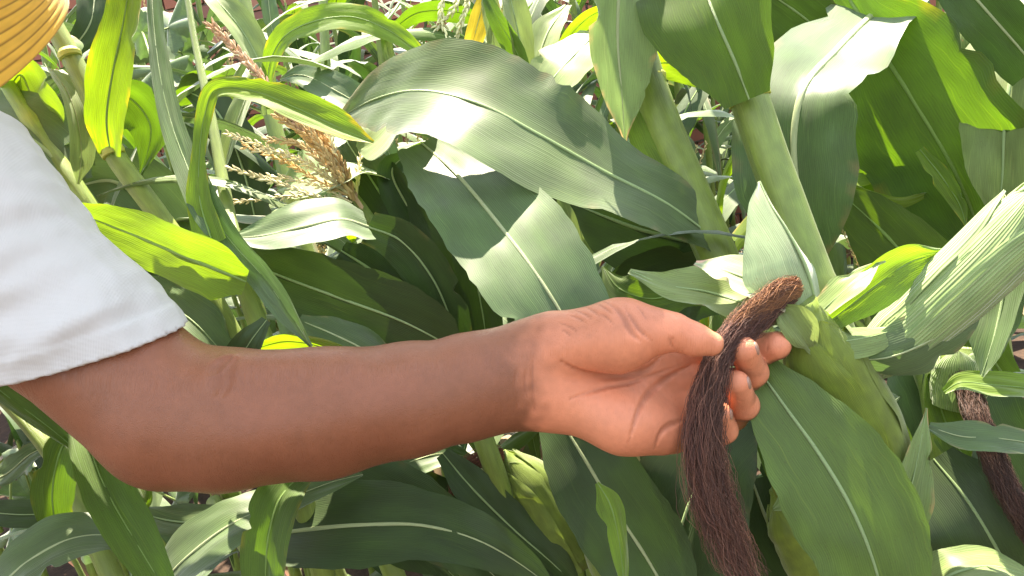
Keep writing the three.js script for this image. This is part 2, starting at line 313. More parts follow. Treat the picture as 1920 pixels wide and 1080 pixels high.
// one spike of a tassel with its spikelets
function spikeGeo(P, r, tint, dens = 420, big = 1) {
  const c = new THREE.CatmullRomCurve3(P, false, 'centripetal'), L = c.getLength(), parts = [tubeGeo(P, P.map((_, i) => r * (1 - 0.6 * i / (P.length - 1))), { radial: 6, seg: 14, tint })];
  const n = Math.floor(L * dens), fr = c.computeFrenetFrames(40, false), pos = [], idx = [], uv = [], col = [], q = V3();
  for (let i = 0; i < n; i++) {
    const t = 0.08 + 0.92 * (i + rnd()) / n, a = i * 2.4 + rnd(), p = c.getPointAt(Math.min(1, t)), T = c.getTangentAt(Math.min(1, t)), f = Math.round(Math.min(1, t) * 40);
    const out = fr.normals[f].clone().multiplyScalar(Math.cos(a)).addScaledVector(fr.binormals[f], Math.sin(a)), ax = T.clone().multiplyScalar(0.92).addScaledVector(out, rr(0.2, 0.6)).normalize(), sd = V3().crossVectors(ax, out).normalize(), up = V3().crossVectors(sd, ax), l = rr(0.006, 0.010) * big, w = rr(0.0011, 0.0018) * big;
    p.addScaledVector(out, r * 0.8); const b = pos.length / 3, v = rr(0.65, 1.3), rows = [[0, 0.3], [0.35, 1], [0.75, 0.75], [1, 0.05]];
    for (const [x, k] of rows) for (let e = 0; e < 5; e++) { q.copy(p).addScaledVector(ax, x * l).addScaledVector(sd, Math.cos(e * 1.2566) * w * k).addScaledVector(up, Math.sin(e * 1.2566) * w * k); pos.push(q.x, q.y, q.z); uv.push(e / 5, x); col.push(tint[0] * v, tint[1] * v, tint[2] * v); }
    for (let y = 0; y < 3; y++) for (let e = 0; e < 5; e++) { const A = b + y * 5 + e, B = b + y * 5 + ((e + 1) % 5); idx.push(A, B, A + 5, B, B + 5, A + 5); }
  }
  parts.push(geoFrom(pos, idx, uv, col));
  return mergeGeometries(parts);
}

// ------------------------------------------------------------------ implicit surfaces for the person
const bone = (a, b, ra, rb) => { const ba = b.clone().sub(a), l2 = Math.max(1e-9, ba.lengthSq()); return { a, ba, l2, ra, rb }; };
function dBone(k, x, y, z) {
  const px = x - k.a.x, py = y - k.a.y, pz = z - k.a.z, h = Math.min(1, Math.max(0, (px * k.ba.x + py * k.ba.y + pz * k.ba.z) / k.l2));
  const dx = px - h * k.ba.x, dy = py - h * k.ba.y, dz = pz - h * k.ba.z;
  return Math.sqrt(dx * dx + dy * dy + dz * dz) - (k.ra + (k.rb - k.ra) * h);
}
const smin = (a, b, k) => { const h = Math.max(k - Math.abs(a - b), 0) / k; return Math.min(a, b) - h * h * k * 0.25; };
const smax = (a, b, k) => -smin(-a, -b, k);
// surface nets over a box of camera-aligned cells, skipping blocks far from the surface
function mesher(field, lo, hi, cell) {
  const nx = Math.ceil((hi.x - lo.x) / cell) + 1, ny = Math.ceil((hi.y - lo.y) / cell) + 1, nz = Math.ceil((hi.z - lo.z) / cell) + 1, g = new Float32Array(nx * ny * nz).fill(1), B = 8;
  const X = (i) => lo.x + i * cell, Y = (j) => lo.y + j * cell, Z = (k) => lo.z + k * cell, id = (i, j, k) => (k * ny + j) * nx + i;
  for (let k = 0; k < nz; k += B) for (let j = 0; j < ny; j += B) for (let i = 0; i < nx; i += B) {
    const c = field(X(i + B / 2), Y(j + B / 2), Z(k + B / 2)), far = Math.abs(c) > B * cell * 0.95 + 0.006;
    for (let z = k; z < Math.min(k + B, nz); z++) for (let y = j; y < Math.min(j + B, ny); y++) for (let x = i; x < Math.min(i + B, nx); x++) g[id(x, y, z)] = far ? c : field(X(x), Y(y), Z(z));
  }
  const vid = new Int32Array(nx * ny * nz).fill(-1), pos = [], idx = [];
  for (let k = 0; k < nz - 1; k++) for (let j = 0; j < ny - 1; j++) for (let i = 0; i < nx - 1; i++) {
    let n = 0, sx = 0, sy = 0, sz = 0; const v = [];
    for (let c = 0; c < 8; c++) v.push(g[id(i + (c & 1), j + ((c >> 1) & 1), k + (c >> 2))]);
    const neg = v.filter((t) => t < 0).length; if (neg === 0 || neg === 8) continue;
    for (let c = 0; c < 8; c++) for (const ax of [1, 2, 4]) if (!(c & ax)) { const e = c | ax; if (v[c] < 0 !== v[e] < 0) { const t = v[c] / (v[c] - v[e]); sx += (c & 1) + (ax === 1 ? t : 0); sy += ((c >> 1) & 1) + (ax === 2 ? t : 0); sz += (c >> 2) + (ax === 4 ? t : 0); n++; } }
    vid[id(i, j, k)] = pos.length / 3; pos.push(X(i + sx / n), Y(j + sy / n), Z(k + sz / n));
  }
  const quad = (a, b, c, d, flip) => { if (a < 0 || b < 0 || c < 0 || d < 0) return; flip ? idx.push(a, b, c, a, c, d) : idx.push(a, c, b, a, d, c); };
  for (let k = 1; k < nz - 1; k++) for (let j = 1; j < ny - 1; j++) for (let i = 1; i < nx - 1; i++) {
    const s = g[id(i, j, k)] < 0;
    if (s !== g[id(i + 1, j, k)] < 0) quad(vid[id(i, j - 1, k - 1)], vid[id(i, j, k - 1)], vid[id(i, j, k)], vid[id(i, j - 1, k)], s);
    if (s !== g[id(i, j + 1, k)] < 0) quad(vid[id(i - 1, j, k - 1)], vid[id(i - 1, j, k)], vid[id(i, j, k)], vid[id(i, j, k - 1)], s);
    if (s !== g[id(i, j, k + 1)] < 0) quad(vid[id(i - 1, j - 1, k)], vid[id(i, j - 1, k)], vid[id(i, j, k)], vid[id(i - 1, j, k)], s);
  }
  const nor = new Float32Array(pos.length), e = cell * 0.7;
  for (let i = 0; i < pos.length; i += 3) {
    const [x, y, z] = [pos[i], pos[i + 1], pos[i + 2]]; let a = field(x + e, y, z) - field(x - e, y, z), b = field(x, y + e, z) - field(x, y - e, z), c = field(x, y, z + e) - field(x, y, z - e); const l = Math.hypot(a, b, c) || 1;
    nor[i] = a / l; nor[i + 1] = b / l; nor[i + 2] = c / l;
  }
  return { pos, idx, nor };
}

// ------------------------------------------------------------------ the person: arm, hand, head in one skin; shirt and nails on it
{
  const cp = (px, py, d) => V3(((px - 960) / F) * d, ((540 - py) / F) * d, -d), pr = (r, d) => (r * d) / F;
  const B = (x0, y0, d0, r0, x1, y1, d1, r1) => bone(cp(x0, y0, d0), cp(x1, y1, d1), pr(r0, d0), pr(r1, d1));
  // upper arm and forearm
  const arm = [
    B(-150, 400, 0.53, 120, 120, 610, 0.53, 132), B(120, 610, 0.53, 132, 322, 778, 0.53, 134), B(322, 778, 0.53, 134, 420, 786, 0.53, 131),
    B(420, 786, 0.53, 130, 610, 774, 0.53, 119), B(610, 774, 0.53, 119, 770, 748, 0.53, 104), B(770, 748, 0.53, 104, 900, 722, 0.53, 91),
  ];
  const wrist = [B(880, 700, 0.53, 72, 1010, 664, 0.53, 60), B(880, 748, 0.535, 72, 1010, 728, 0.535, 58)];
  // palm: metacarpals, thenar and hypothenar pads
  const palm = [
    B(1010, 672, 0.53, 60, 1255, 652, 0.548, 34), B(1010, 690, 0.532, 58, 1278, 706, 0.552, 33), B(1010, 712, 0.534, 58, 1276, 762, 0.548, 32), B(1015, 735, 0.535, 52, 1262, 808, 0.542, 34),
  ];
  const thenar = [B(1050, 642, 0.520, 56, 1160, 630, 0.506, 68), B(1160, 630, 0.506, 66, 1226, 624, 0.502, 42)];
  const hypo = [B(1050, 752, 0.524, 44, 1170, 790, 0.522, 50), B(1170, 792, 0.522, 48, 1240, 806, 0.528, 40)];
  const thumb = [B(1180, 612, 0.506, 50, 1262, 622, 0.497, 33), B(1262, 622, 0.497, 33, 1300, 636, 0.497, 29), B(1300, 636, 0.497, 29, 1334, 645, 0.499, 23)];
  const chain = (j) => j.slice(1).map((b, i) => B(...j[i], ...b));
  const fingers = [
    chain([[1262, 656, 0.548, 34], [1372, 652, 0.572, 31], [1425, 656, 0.558, 29], [1456, 648, 0.546, 27]]),
    chain([[1285, 708, 0.552, 33], [1388, 724, 0.578, 30], [1412, 698, 0.548, 27], [1395, 656, 0.525, 25.5]]),
    chain([[1284, 762, 0.548, 32], [1372, 778, 0.572, 29], [1396, 760, 0.545, 26], [1382, 718, 0.525, 23.5]]),
    chain([[1266, 808, 0.542, 32], [1330, 824, 0.560, 26], [1358, 806, 0.545, 24], [1352, 774, 0.530, 20]]),
  ];
  const muscles = [B(455, 716, 0.505, 44, 640, 712, 0.508, 44), B(500, 800, 0.50, 62, 700, 765, 0.505, 50)];
  const torsoC = V3(-0.60, -0.24, -0.56), head = V3(-0.53, 0.315, -0.50), neck0 = V3(-0.58, 0.09, -0.56);
  const bodyBones = [bone(neck0, V3(-0.55, 0.22, -0.53), 0.062, 0.058)];
  const headD = (x, y, z) => {
    const X = x - head.x, Y = y - head.y, Z = z - head.z;
    let d = (Math.hypot(X / 0.078, Y / 0.115, Z / 0.1) - 1) * 0.085;
    d = smin(d, (Math.hypot((X - 0.005) / 0.06, (Y + 0.055) / 0.07, (Z - 0.025) / 0.075) - 1) * 0.065, 0.03);          // jaw
    d = smin(d, Math.hypot(X * 1.3, (Y + 0.022) * 0.8, Z - 0.105) - 0.016, 0.018);                                           // nose
    for (const s of [-1, 1]) { d = smax(d, -(Math.hypot(X - s * 0.032, Y - 0.008, Z - 0.104) - 0.014), 0.012); d = smin(d, Math.hypot(X - s * 0.032, Y - 0.008, Z - 0.088) - 0.012, 0.003); d = smin(d, (Math.hypot((X - s * 0.08) / 0.012, (Y + 0.005) / 0.032, (Z + 0.005) / 0.02) - 1) * 0.014, 0.006); }
    d = smin(d, (Math.hypot(X / 0.028, (Y + 0.062) / 0.006, (Z - 0.094) / 0.01) - 1) * 0.007, 0.006); d = smin(d, (Math.hypot(X / 0.024, (Y + 0.073) / 0.007, (Z - 0.093) / 0.01) - 1) * 0.007, 0.006);
    return d;
  };
  const coarse = (x, y, z) => {
    let d = 1; for (const b of arm) d = smin(d, dBone(b, x, y, z), 0.008);
    for (const b of wrist) d = smin(d, dBone(b, x, y, z), 0.012);
    for (const b of muscles) d = smin(d, dBone(b, x, y, z), 0.02);
    if (x > -0.03) {
      let p = 1; for (const b of palm) p = smin(p, dBone(b, x, y, z), 0.014);
      for (const b of hypo) p = smin(p, dBone(b, x, y, z), 0.02);
      for (const b of thenar) p = smin(p, dBone(b, x, y, z), 0.007);
      d = smin(d, p, 0.022);
      let f = 1; for (const ch of fingers) { let e = 1; for (const b of ch) e = smin(e, dBone(b, x, y, z), 0.004); f = smin(f, e, 0.0022); }
      d = smin(d, f, 0.008);
      let t = 1; for (const b of thumb) t = smin(t, dBone(b, x, y, z), 0.006);
      d = smin(d, t, 0.006);
    }
    return d;
  };
  // creases run over the skin: each point is dropped on the surface along the line of sight of a palm reader
  const drop = (px, py) => { const dir = cp(px, py, 1), p = V3(); let t = 0.4; for (let i = 0; i < 60; i++) { p.copy(dir).multiplyScalar(t); const d = coarse(p.x, p.y, p.z); if (d < 0.0002) break; t += d * 0.7; if (t > 0.62) return null; } return p.clone(); };
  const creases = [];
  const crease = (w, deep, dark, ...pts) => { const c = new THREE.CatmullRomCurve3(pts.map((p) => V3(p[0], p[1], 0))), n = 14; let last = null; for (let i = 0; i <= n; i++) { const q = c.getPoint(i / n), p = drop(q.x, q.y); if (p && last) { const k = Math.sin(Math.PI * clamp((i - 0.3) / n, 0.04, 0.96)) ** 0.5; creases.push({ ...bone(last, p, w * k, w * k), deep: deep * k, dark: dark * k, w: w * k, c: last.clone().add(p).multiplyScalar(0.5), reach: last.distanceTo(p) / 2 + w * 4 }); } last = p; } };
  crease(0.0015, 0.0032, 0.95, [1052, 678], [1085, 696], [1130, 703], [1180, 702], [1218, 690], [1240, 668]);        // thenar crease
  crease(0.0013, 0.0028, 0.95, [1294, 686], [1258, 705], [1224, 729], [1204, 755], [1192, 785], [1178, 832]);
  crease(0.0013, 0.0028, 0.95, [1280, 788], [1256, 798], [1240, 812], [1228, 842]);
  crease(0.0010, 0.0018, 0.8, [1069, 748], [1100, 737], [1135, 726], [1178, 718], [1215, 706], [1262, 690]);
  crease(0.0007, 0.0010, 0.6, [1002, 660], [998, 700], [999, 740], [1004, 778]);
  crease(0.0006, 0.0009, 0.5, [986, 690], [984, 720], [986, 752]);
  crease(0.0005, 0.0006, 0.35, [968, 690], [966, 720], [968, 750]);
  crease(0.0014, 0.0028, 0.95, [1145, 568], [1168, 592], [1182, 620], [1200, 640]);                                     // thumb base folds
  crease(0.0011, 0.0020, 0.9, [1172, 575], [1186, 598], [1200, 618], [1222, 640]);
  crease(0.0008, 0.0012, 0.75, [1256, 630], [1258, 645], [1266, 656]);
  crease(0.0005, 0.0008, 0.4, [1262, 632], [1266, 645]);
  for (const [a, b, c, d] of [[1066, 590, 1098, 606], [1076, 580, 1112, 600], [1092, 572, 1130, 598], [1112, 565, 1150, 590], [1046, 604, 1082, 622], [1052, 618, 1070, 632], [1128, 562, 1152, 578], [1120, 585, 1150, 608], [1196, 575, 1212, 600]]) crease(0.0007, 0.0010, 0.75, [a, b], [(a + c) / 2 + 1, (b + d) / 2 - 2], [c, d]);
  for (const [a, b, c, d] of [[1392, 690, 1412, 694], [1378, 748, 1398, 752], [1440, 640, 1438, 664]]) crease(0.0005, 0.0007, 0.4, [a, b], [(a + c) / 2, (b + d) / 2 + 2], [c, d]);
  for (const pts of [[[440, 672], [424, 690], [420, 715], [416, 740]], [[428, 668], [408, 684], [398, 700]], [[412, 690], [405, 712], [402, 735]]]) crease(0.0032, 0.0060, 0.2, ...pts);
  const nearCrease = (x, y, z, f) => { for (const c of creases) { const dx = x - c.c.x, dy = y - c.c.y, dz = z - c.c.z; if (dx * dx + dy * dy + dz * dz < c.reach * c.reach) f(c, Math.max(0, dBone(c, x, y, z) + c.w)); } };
  const skinD = (x, y, z) => { let d = coarse(x, y, z); if (Math.abs(d) < 0.008) { let g = 0; nearCrease(x, y, z, (c, q) => { g = Math.max(g, c.deep * Math.exp(-((q / (c.w * 1.5)) ** 2))); }); d += g; } return d; };
  const fine = mesher(skinD, V3(-0.40, -0.16, -0.63), V3(0.215, 0.09, -0.44), 0.00135);
  const rough = mesher((x, y, z) => { let d = headD(x, y, z); for (const b of bodyBones) d = smin(d, dBone(b, x, y, z), 0.03); return d; }, V3(-0.72, 0.03, -0.68), V3(-0.40, 0.52, -0.36), 0.006);
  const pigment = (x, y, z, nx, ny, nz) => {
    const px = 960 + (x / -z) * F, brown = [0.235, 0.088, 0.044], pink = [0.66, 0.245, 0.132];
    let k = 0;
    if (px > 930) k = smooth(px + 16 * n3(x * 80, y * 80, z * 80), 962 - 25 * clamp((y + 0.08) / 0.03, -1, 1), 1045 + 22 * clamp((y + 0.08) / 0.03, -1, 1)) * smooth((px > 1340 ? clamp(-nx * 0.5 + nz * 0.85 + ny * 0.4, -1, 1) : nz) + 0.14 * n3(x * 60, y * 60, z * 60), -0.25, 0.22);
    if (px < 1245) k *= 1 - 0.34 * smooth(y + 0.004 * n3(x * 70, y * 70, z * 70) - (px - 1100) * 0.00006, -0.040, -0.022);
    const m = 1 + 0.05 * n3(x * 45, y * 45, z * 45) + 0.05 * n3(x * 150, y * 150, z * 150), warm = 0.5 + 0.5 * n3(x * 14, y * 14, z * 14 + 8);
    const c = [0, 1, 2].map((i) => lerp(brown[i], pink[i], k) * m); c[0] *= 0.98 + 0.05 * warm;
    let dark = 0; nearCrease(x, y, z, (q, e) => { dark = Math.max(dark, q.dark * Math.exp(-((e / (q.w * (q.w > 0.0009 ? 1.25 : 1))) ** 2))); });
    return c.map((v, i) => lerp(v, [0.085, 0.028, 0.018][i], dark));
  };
  const toGeo = (list, colour) => {
    const pos = [], nor = [], col = [], uv = [], idx = [], v = V3();
    for (const m of list) {
      const o = pos.length / 3;
      for (let i = 0; i < m.pos.length; i += 3) {
        const [x, y, z] = [m.pos[i], m.pos[i + 1], m.pos[i + 2]];
        v.set(x, y, z).applyMatrix4(camera.matrixWorld); pos.push(v.x, v.y, v.z); v.set(m.nor[i], m.nor[i + 1], m.nor[i + 2]).transformDirection(camera.matrixWorld); nor.push(v.x, v.y, v.z);
        { const u = clamp((960 + (x / -z) * F - 322) / 680, 0, 1), yc = lerp(-0.09, -0.062, u); uv.push(x / 0.09, (Math.atan2(y - yc, z + 0.53) * 0.042) / 0.09); } if (colour) col.push(...colour(x, y, z, m.nor[i], m.nor[i + 1], m.nor[i + 2]));
      }
      for (const k of m.idx) idx.push(k + o);
    }
    const g = geoFrom(pos, idx, uv, colour ? col : null); g.setAttribute('normal', new THREE.Float32BufferAttribute(nor, 3)); return g;
  };
  const basePos = V3(-0.6, 0, -0.6);
  const person = thing('person', 'person in a white short-sleeved shirt whose bare arm reaches out to hold brown silk', 'person', basePos);
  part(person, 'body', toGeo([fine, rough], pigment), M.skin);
  // nails of the curled fingers
  const nail = (px, py, d, r, ax, n) => { const g = new THREE.SphereGeometry(1, 16, 10), p = cp(px, py, d), A = ax.clone().normalize(), Nn = n.clone().addScaledVector(A, -n.dot(A)).normalize(), S = V3().crossVectors(A, Nn), m = new THREE.Matrix4().makeBasis(S.multiplyScalar(r * 0.78), A.multiplyScalar(r), Nn.multiplyScalar(r * 0.32)); m.setPosition(p); g.applyMatrix4(m); g.applyMatrix4(camera.matrixWorld); part(person, 'fingernail', g, M.nail); };
  for (const [ch, out, r] of [[fingers[1], V3(0.75, -0.2, -0.2), 0.0062], [fingers[2], V3(0.8, -0.25, -0.1), 0.0058], [fingers[3], V3(0.8, -0.3, 0), 0.005], [thumb.slice(1), V3(0.1, 0.6, -0.8), 0.0066], [fingers[0], V3(0.2, 0.3, -0.9), 0.006]]) {
    const e = ch[ch.length - 1], tip = e.a.clone().add(e.ba), ax = e.ba.clone().normalize(), n = out.clone().addScaledVector(ax, -out.dot(ax)).normalize(), p = tip.clone().addScaledVector(ax, -0.001).addScaledVector(n, e.rb * 0.86);
    const q = V3(960 + (p.x / -p.z) * F, 540 - (p.y / -p.z) * F, -p.z); nail(q.x, q.y, q.z, r, ax, n);
  }
  // shirt
  const trunk = [bone(V3(-0.66, -0.05, -0.60), V3(-0.68, -0.62, -0.66), 0.13, 0.14), bone(V3(-0.54, -0.03, -0.56), V3(-0.58, -0.62, -0.62), 0.115, 0.13), bone(V3(-0.80, -0.03, -0.62), V3(-0.76, -0.62, -0.68), 0.12, 0.13)];
  const sleeve = [bone(cp(-260, 420, 0.53), cp(-110, 338, 0.53), pr(165, 0.53), pr(158, 0.53)), bone(cp(-110, 338, 0.53), cp(-22, 446, 0.53), pr(156, 0.53), pr(154, 0.53)), bone(cp(-22, 446, 0.53), cp(158, 636, 0.53), pr(154, 0.53), pr(152, 0.53)), bone(cp(158, 636, 0.53), cp(318, 806, 0.53), pr(152, 0.53), pr(150, 0.53))];
  const c0 = cp(352, 608, 0.53), c1 = cp(-2, 702, 0.53), c2 = cp(182, 684, 0.462), cuffN = V3().crossVectors(c1.clone().sub(c0), c2.clone().sub(c0)).normalize(); if (cuffN.dot(cp(330, 800, 0.53).sub(c0)) < 0) cuffN.negate();
  const cuff = (x, y, z) => (x - c0.x) * cuffN.x + (y - c0.y) * cuffN.y + (z - c0.z) * cuffN.z;
  const folds = [];
  const foldLine = (w, h, ...p) => { for (let i = 1; i < p.length; i++) folds.push({ ...B(p[i - 1][0], p[i - 1][1], 0.465, 1, p[i][0], p[i][1], 0.465, 1), w, h }); };
  foldLine(0.007, -0.006, [-40, 605], [60, 578], [130, 545], [200, 505]); foldLine(0.009, 0.004, [-30, 628], [80, 595], [190, 545], [240, 520]);
  foldLine(0.006, -0.003, [80, 455], [150, 440], [205, 462]); foldLine(0.006, -0.003, [110, 510], [180, 490], [240, 500]); foldLine(0.005, -0.003, [60, 700], [150, 640], [250, 600]);
  foldLine(0.006, -0.006, [20, 225], [60, 290], [84, 360], [92, 420]); foldLine(0.008, 0.003, [120, 560], [230, 570], [300, 590]);
  const outer = (x, y, z) => {
    let d = 1; for (const b of sleeve) d = smin(d, dBone(b, x, y, z), 0.02);
    let t = 1; for (const b of trunk) t = smin(t, dBone(b, x, y, z), 0.06);
    d = smin(d, t, 0.05);
    if (Math.abs(d) < 0.03) { let f = 0.0018 * n3(x * 14 + y * 12, y * 30 - x * 18, z * 14) + 0.0008 * n3(x * 50, y * 50, z * 50); for (const l of folds) { const q = dBone(l, x, y, z); const e = Math.max(0, q - 0.02); f += l.h * Math.exp(-((Math.max(0, Math.hypot(q * 0.9) ) / (l.w * 1.9)) ** 2)); } d -= f; }
    return d;
  };
  const shirtD = (x, y, z) => {
    let d = smax(outer(x, y, z), cuff(x, y, z), 0.002);
    { const q = -cuff(x, y, z); d -= 0.0013 * smooth(q, -0.002, 0.0) * (1 - smooth(q, 0.015, 0.0175)); }
    let inn = 1; for (const b of sleeve.slice(2)) inn = smin(inn, dBone(b, x, y, z), 0.02); inn += 0.007;
    d = smax(d, -Math.max(inn, -0.02 - cuff(x, y, z)), 0.002);
    d = Math.max(d, -(Math.hypot(x - neck0.x, (y - neck0.y - 0.05) * 0.6, z - neck0.z) - 0.075));
    return d;
  };
  part(person, 'shirt', toGeo([mesher(shirtD, V3(-0.95, -0.78, -0.84), V3(-0.20, 0.16, -0.42), 0.0028)], () => [0.52, 0.50, 0.48]), M.shirt);

  // straw hat resting on the head
  const hatC = V3(-0.522, 0.350, -0.50), hp = V3();
  const ax = V3(0.45, 0.88, 0.10).normalize(), hx = V3(1, 0, 0).addScaledVector(ax, -ax.x).normalize(), hz = V3().crossVectors(hx, ax).normalize();
  const hat = thing('straw_hat', 'yellow straw hat with a coiled striped brim above the white shirt', 'hat', hatC.clone().applyMatrix4(camera.matrixWorld));
  const lay = (name, r0, r1, prof, rings, segs, ribs) => {
    const pos = [], idx = [], uv = [], col = [];
    for (let i = 0; i <= rings; i++) for (let j = 0; j <= segs; j++) {
      const t = i / rings, a = (j / segs) * 6.2832, [r, h] = prof(lerp(r0, r1, t), a, t), rib = 0.0014 * Math.abs(Math.sin(t * Math.PI * ribs));
      hp.copy(hatC).addScaledVector(hx, Math.cos(a) * r).addScaledVector(hz, Math.sin(a) * r).addScaledVector(ax, h + rib).applyMatrix4(camera.matrixWorld);
      pos.push(hp.x, hp.y, hp.z); uv.push(j / segs, t); const dk = Math.abs(Math.sin(t * Math.PI * ribs)) < 0.28 ? 0.42 : 1, v = (0.92 + 0.1 * n2(a * 40, t * ribs)) * dk; col.push(v, v * (dk < 1 ? 0.8 : 1), v * (dk < 1 ? 0.7 : 1));
    }
    for (let i = 0; i < rings; i++) for (let j = 0; j < segs; j++) { const k = i * (segs + 1) + j; idx.push(k, k + 1, k + segs + 1, k + 1, k + segs + 2, k + segs + 1); }
    part(hat, name, geoFrom(pos, idx, uv, col), M.straw);
  };
  lay('crown', 0.004, 0.1, (r, a, t) => [0.1 * Math.sin(Math.min(1, t * 1.05) * 1.571), 0.11 * Math.sqrt(Math.max(0, 1 - t * t)) + 0.0], 60, 60, 10);
  lay('brim', 0.1, 0.245, (r, a, t) => [r - 0.02 * t * t, -0.03 * t * t + 0.05 * t * Math.exp(-(((a - 1.75) / 0.5) ** 2)) - 0.13 * t * t * Math.exp(-((Math.atan2(Math.sin(a - 0.25), Math.cos(a - 0.25)) / 0.62) ** 2))], 150, 160, 27);
}

// ------------------------------------------------------------------ ground and wall
{
  const g = new THREE.PlaneGeometry(120, 120, 200, 200); g.rotateX(-Math.PI / 2);
  const p = g.attributes.position, uv = g.attributes.uv;
  for (let i = 0; i < p.count; i++) { const x = p.getX(i), z = p.getZ(i); p.setY(i, 0.03 * n2(x * 0.7, z * 0.7) - 0.02); uv.setXY(i, x / 1.4, z / 1.4); }
  g.computeVertexNormals(); struct('ground', g, M.soil);
}
{
  const wall = thing('brick_wall', 'weathered red brick wall behind the maize at the back', 'wall', V3(0, 0, -4.6));
  const bw = 0.215, bh = 0.068, jt = 0.012, x0 = -2.5, x1 = 2.2, h = 2.5;
  const core = new THREE.BoxGeometry(9, h, 0.2); core.translate(0, h / 2, -4.715); part(wall, 'mortar', core, M.mortar);
  const far = [], shapes = []; for (let k = 0; k < 4; k++) { const b = new THREE.BoxGeometry(bw, bh, 0.03, 3, 1, 1), p = b.attributes.position; for (let i = 0; i < p.count; i++) p.setXYZ(i, p.getX(i) + rr(-0.003, 0.003), p.getY(i) + rr(-0.003, 0.003), p.getZ(i) + rr(-0.003, 0.003)); b.computeVertexNormals(); shapes.push(b); }
  const tones = [[0.30, 0.115, 0.075], [0.26, 0.10, 0.07], [0.34, 0.16, 0.11], [0.22, 0.10, 0.08]].map((c) => new THREE.MeshStandardMaterial({ color: C(...c), roughness: 0.95, bumpMap: soilMap, bumpScale: 0.004 }));
  for (let r = 0; r < Math.floor(h / (bh + jt)); r++) for (let c = -21; c < 20; c++) {
    const x = (c + (r % 2) * 0.5) * (bw + jt), y = 0.04 + r * (bh + jt), z = -4.603 + rr(-0.004, 0.004), show = x > -1.75 && x < -0.55 && y > 0.55;
    if (show) { const m = new THREE.Mesh(shapes[Math.floor(rnd() * 4)], tones[Math.floor(rnd() * 4)]); m.name = 'brick'; m.castShadow = m.receiveShadow = true; m.position.set(x, y, z + 4.6); wall.add(m); }
    else { const b = shapes[Math.floor(rnd() * 4)].clone(); b.translate(x, y, z); far.push(b); }
  }
  part(wall, 'brick', mergeGeometries(far), tones[0], 'stuff');
}

// ------------------------------------------------------------------ front plants, right side
const P1 = plant('maize plant whose stalk rises behind the held ear with brown silk', [[1150, -560, 0.80, 20], [1275, -220, 0.76, 28], [1345, 0, 0.735, 34], [1400, 170, 0.705, 36], [1440, 290, 0.695, 36], [1480, 400, 0.685, 37], [1590, 720, 0.66, 46], [1700, 1040, 0.64, 46]], { nodes: [0.16, 0.38, 0.62] });
leaf(P1, M.under, [[1405, 186, 0.668, 84], [1380, 120, 0.664, 160], [1345, 40, 0.668, 218], [1308, -60, 0.70, 225], [1272, -190, 0.76, 190], [1245, -330, 0.84, 120], [1220, -420, 0.9, 10]], { tilt: -25, fold: 0.22, ribMat: M.rib });
leaf(P1, M.young, [[1382, 160, 0.78, 26], [1335, 138, 0.82, 46], [1285, 122, 0.85, 62], [1235, 118, 0.88, 50], [1196, 128, 0.91, 8]], { tilt: -40, fold: 0.1 });
leaf(P1, M.blue, [[1740, -60, 0.94, 60], [1655, 10, 0.87, 110], [1570, 92, 0.80, 160], [1505, 170, 0.755, 200], [1488, 260, 0.748, 215], [1496, 360, 0.752, 205], [1516, 450, 0.765, 110], [1536, 510, 0.775, 8]], { tilt: [58, 34, 8, 5], fold: 0.16, wave: 0.08, ribW: 2.0 });
leaf(P1, M.leaf, [[1420, 690, 0.56, 70], [1470, 760, 0.545, 140], [1535, 850, 0.53, 205], [1595, 950, 0.52, 228], [1640, 1060, 0.515, 195], [1665, 1180, 0.52, 110], [1670, 1260, 0.53, 10]], { tilt: [10, 0, -8], fold: 0.16, wave: 0.04, seg: 44 });
leaf(P1, M.under, [[1705, 1060, 0.63, 90], [1680, 920, 0.62, 120], [1640, 800, 0.61, 110], [1600, 720, 0.60, 40], [1580, 690, 0.60, 6]], { tilt: 10, fold: -0.5, rib: false, name: 'leaf_sheath' });
leaf(P1, M.pale, [[1690, 1030, 0.57, 50], [1705, 930, 0.565, 66], [1722, 850, 0.565, 44], [1737, 765, 0.57, 4]], { tilt: 30, fold: 0.3 });
leaf(P1, M.young, [[1676, 880, 0.58, 22], [1680, 830, 0.58, 26], [1682, 765, 0.58, 3]], { tilt: 30, rib: false });
// the held ear and its husk blades
const e1 = ear(P1, [[1660, 890, 0.60], [1590, 760, 0.585], [1535, 650, 0.57], [1500, 565, 0.56]], [52, 68, 62, 30], { n: 7, tint: [1.05, 1.05, 0.7], ridge: 0.04 });
leaf(e1, M.white, [[1530, 575, 0.562, 60], [1510, 500, 0.558, 112], [1474, 430, 0.565, 84], [1442, 380, 0.575, 40], [1424, 340, 0.585, 3]], { tilt: 62, fold: -0.45, name: 'husk_leaf', seg: 26 });
leaf(e1, M.white, [[1480, 560, 0.555, 50], [1420, 530, 0.56, 78], [1360, 508, 0.57, 62], [1303, 494, 0.58, 10]], { tilt: 58, fold: 0.1, name: 'husk_leaf' });
leaf(e1, M.pale, [[1470, 585, 0.565, 60], [1400, 570, 0.575, 95], [1330, 548, 0.59, 90], [1250, 535, 0.60, 40], [1180, 508, 0.61, 8]], { tilt: [25, 60], fold: 0.2, wave: 0.25, name: 'husk_leaf' });
leaf(e1, M.young, [[1560, 600, 0.555, 40], [1630, 545, 0.555, 78], [1700, 495, 0.56, 72], [1770, 470, 0.57, 10]], { tilt: -18, fold: 0.25, name: 'husk_leaf' });
leaf(e1, M.pale, [[1545, 580, 0.55, 40], [1590, 540, 0.545, 50], [1640, 500, 0.55, 14], [1660, 490, 0.55, 4]], { tilt: 45, fold: 0.2, name: 'husk_leaf' });
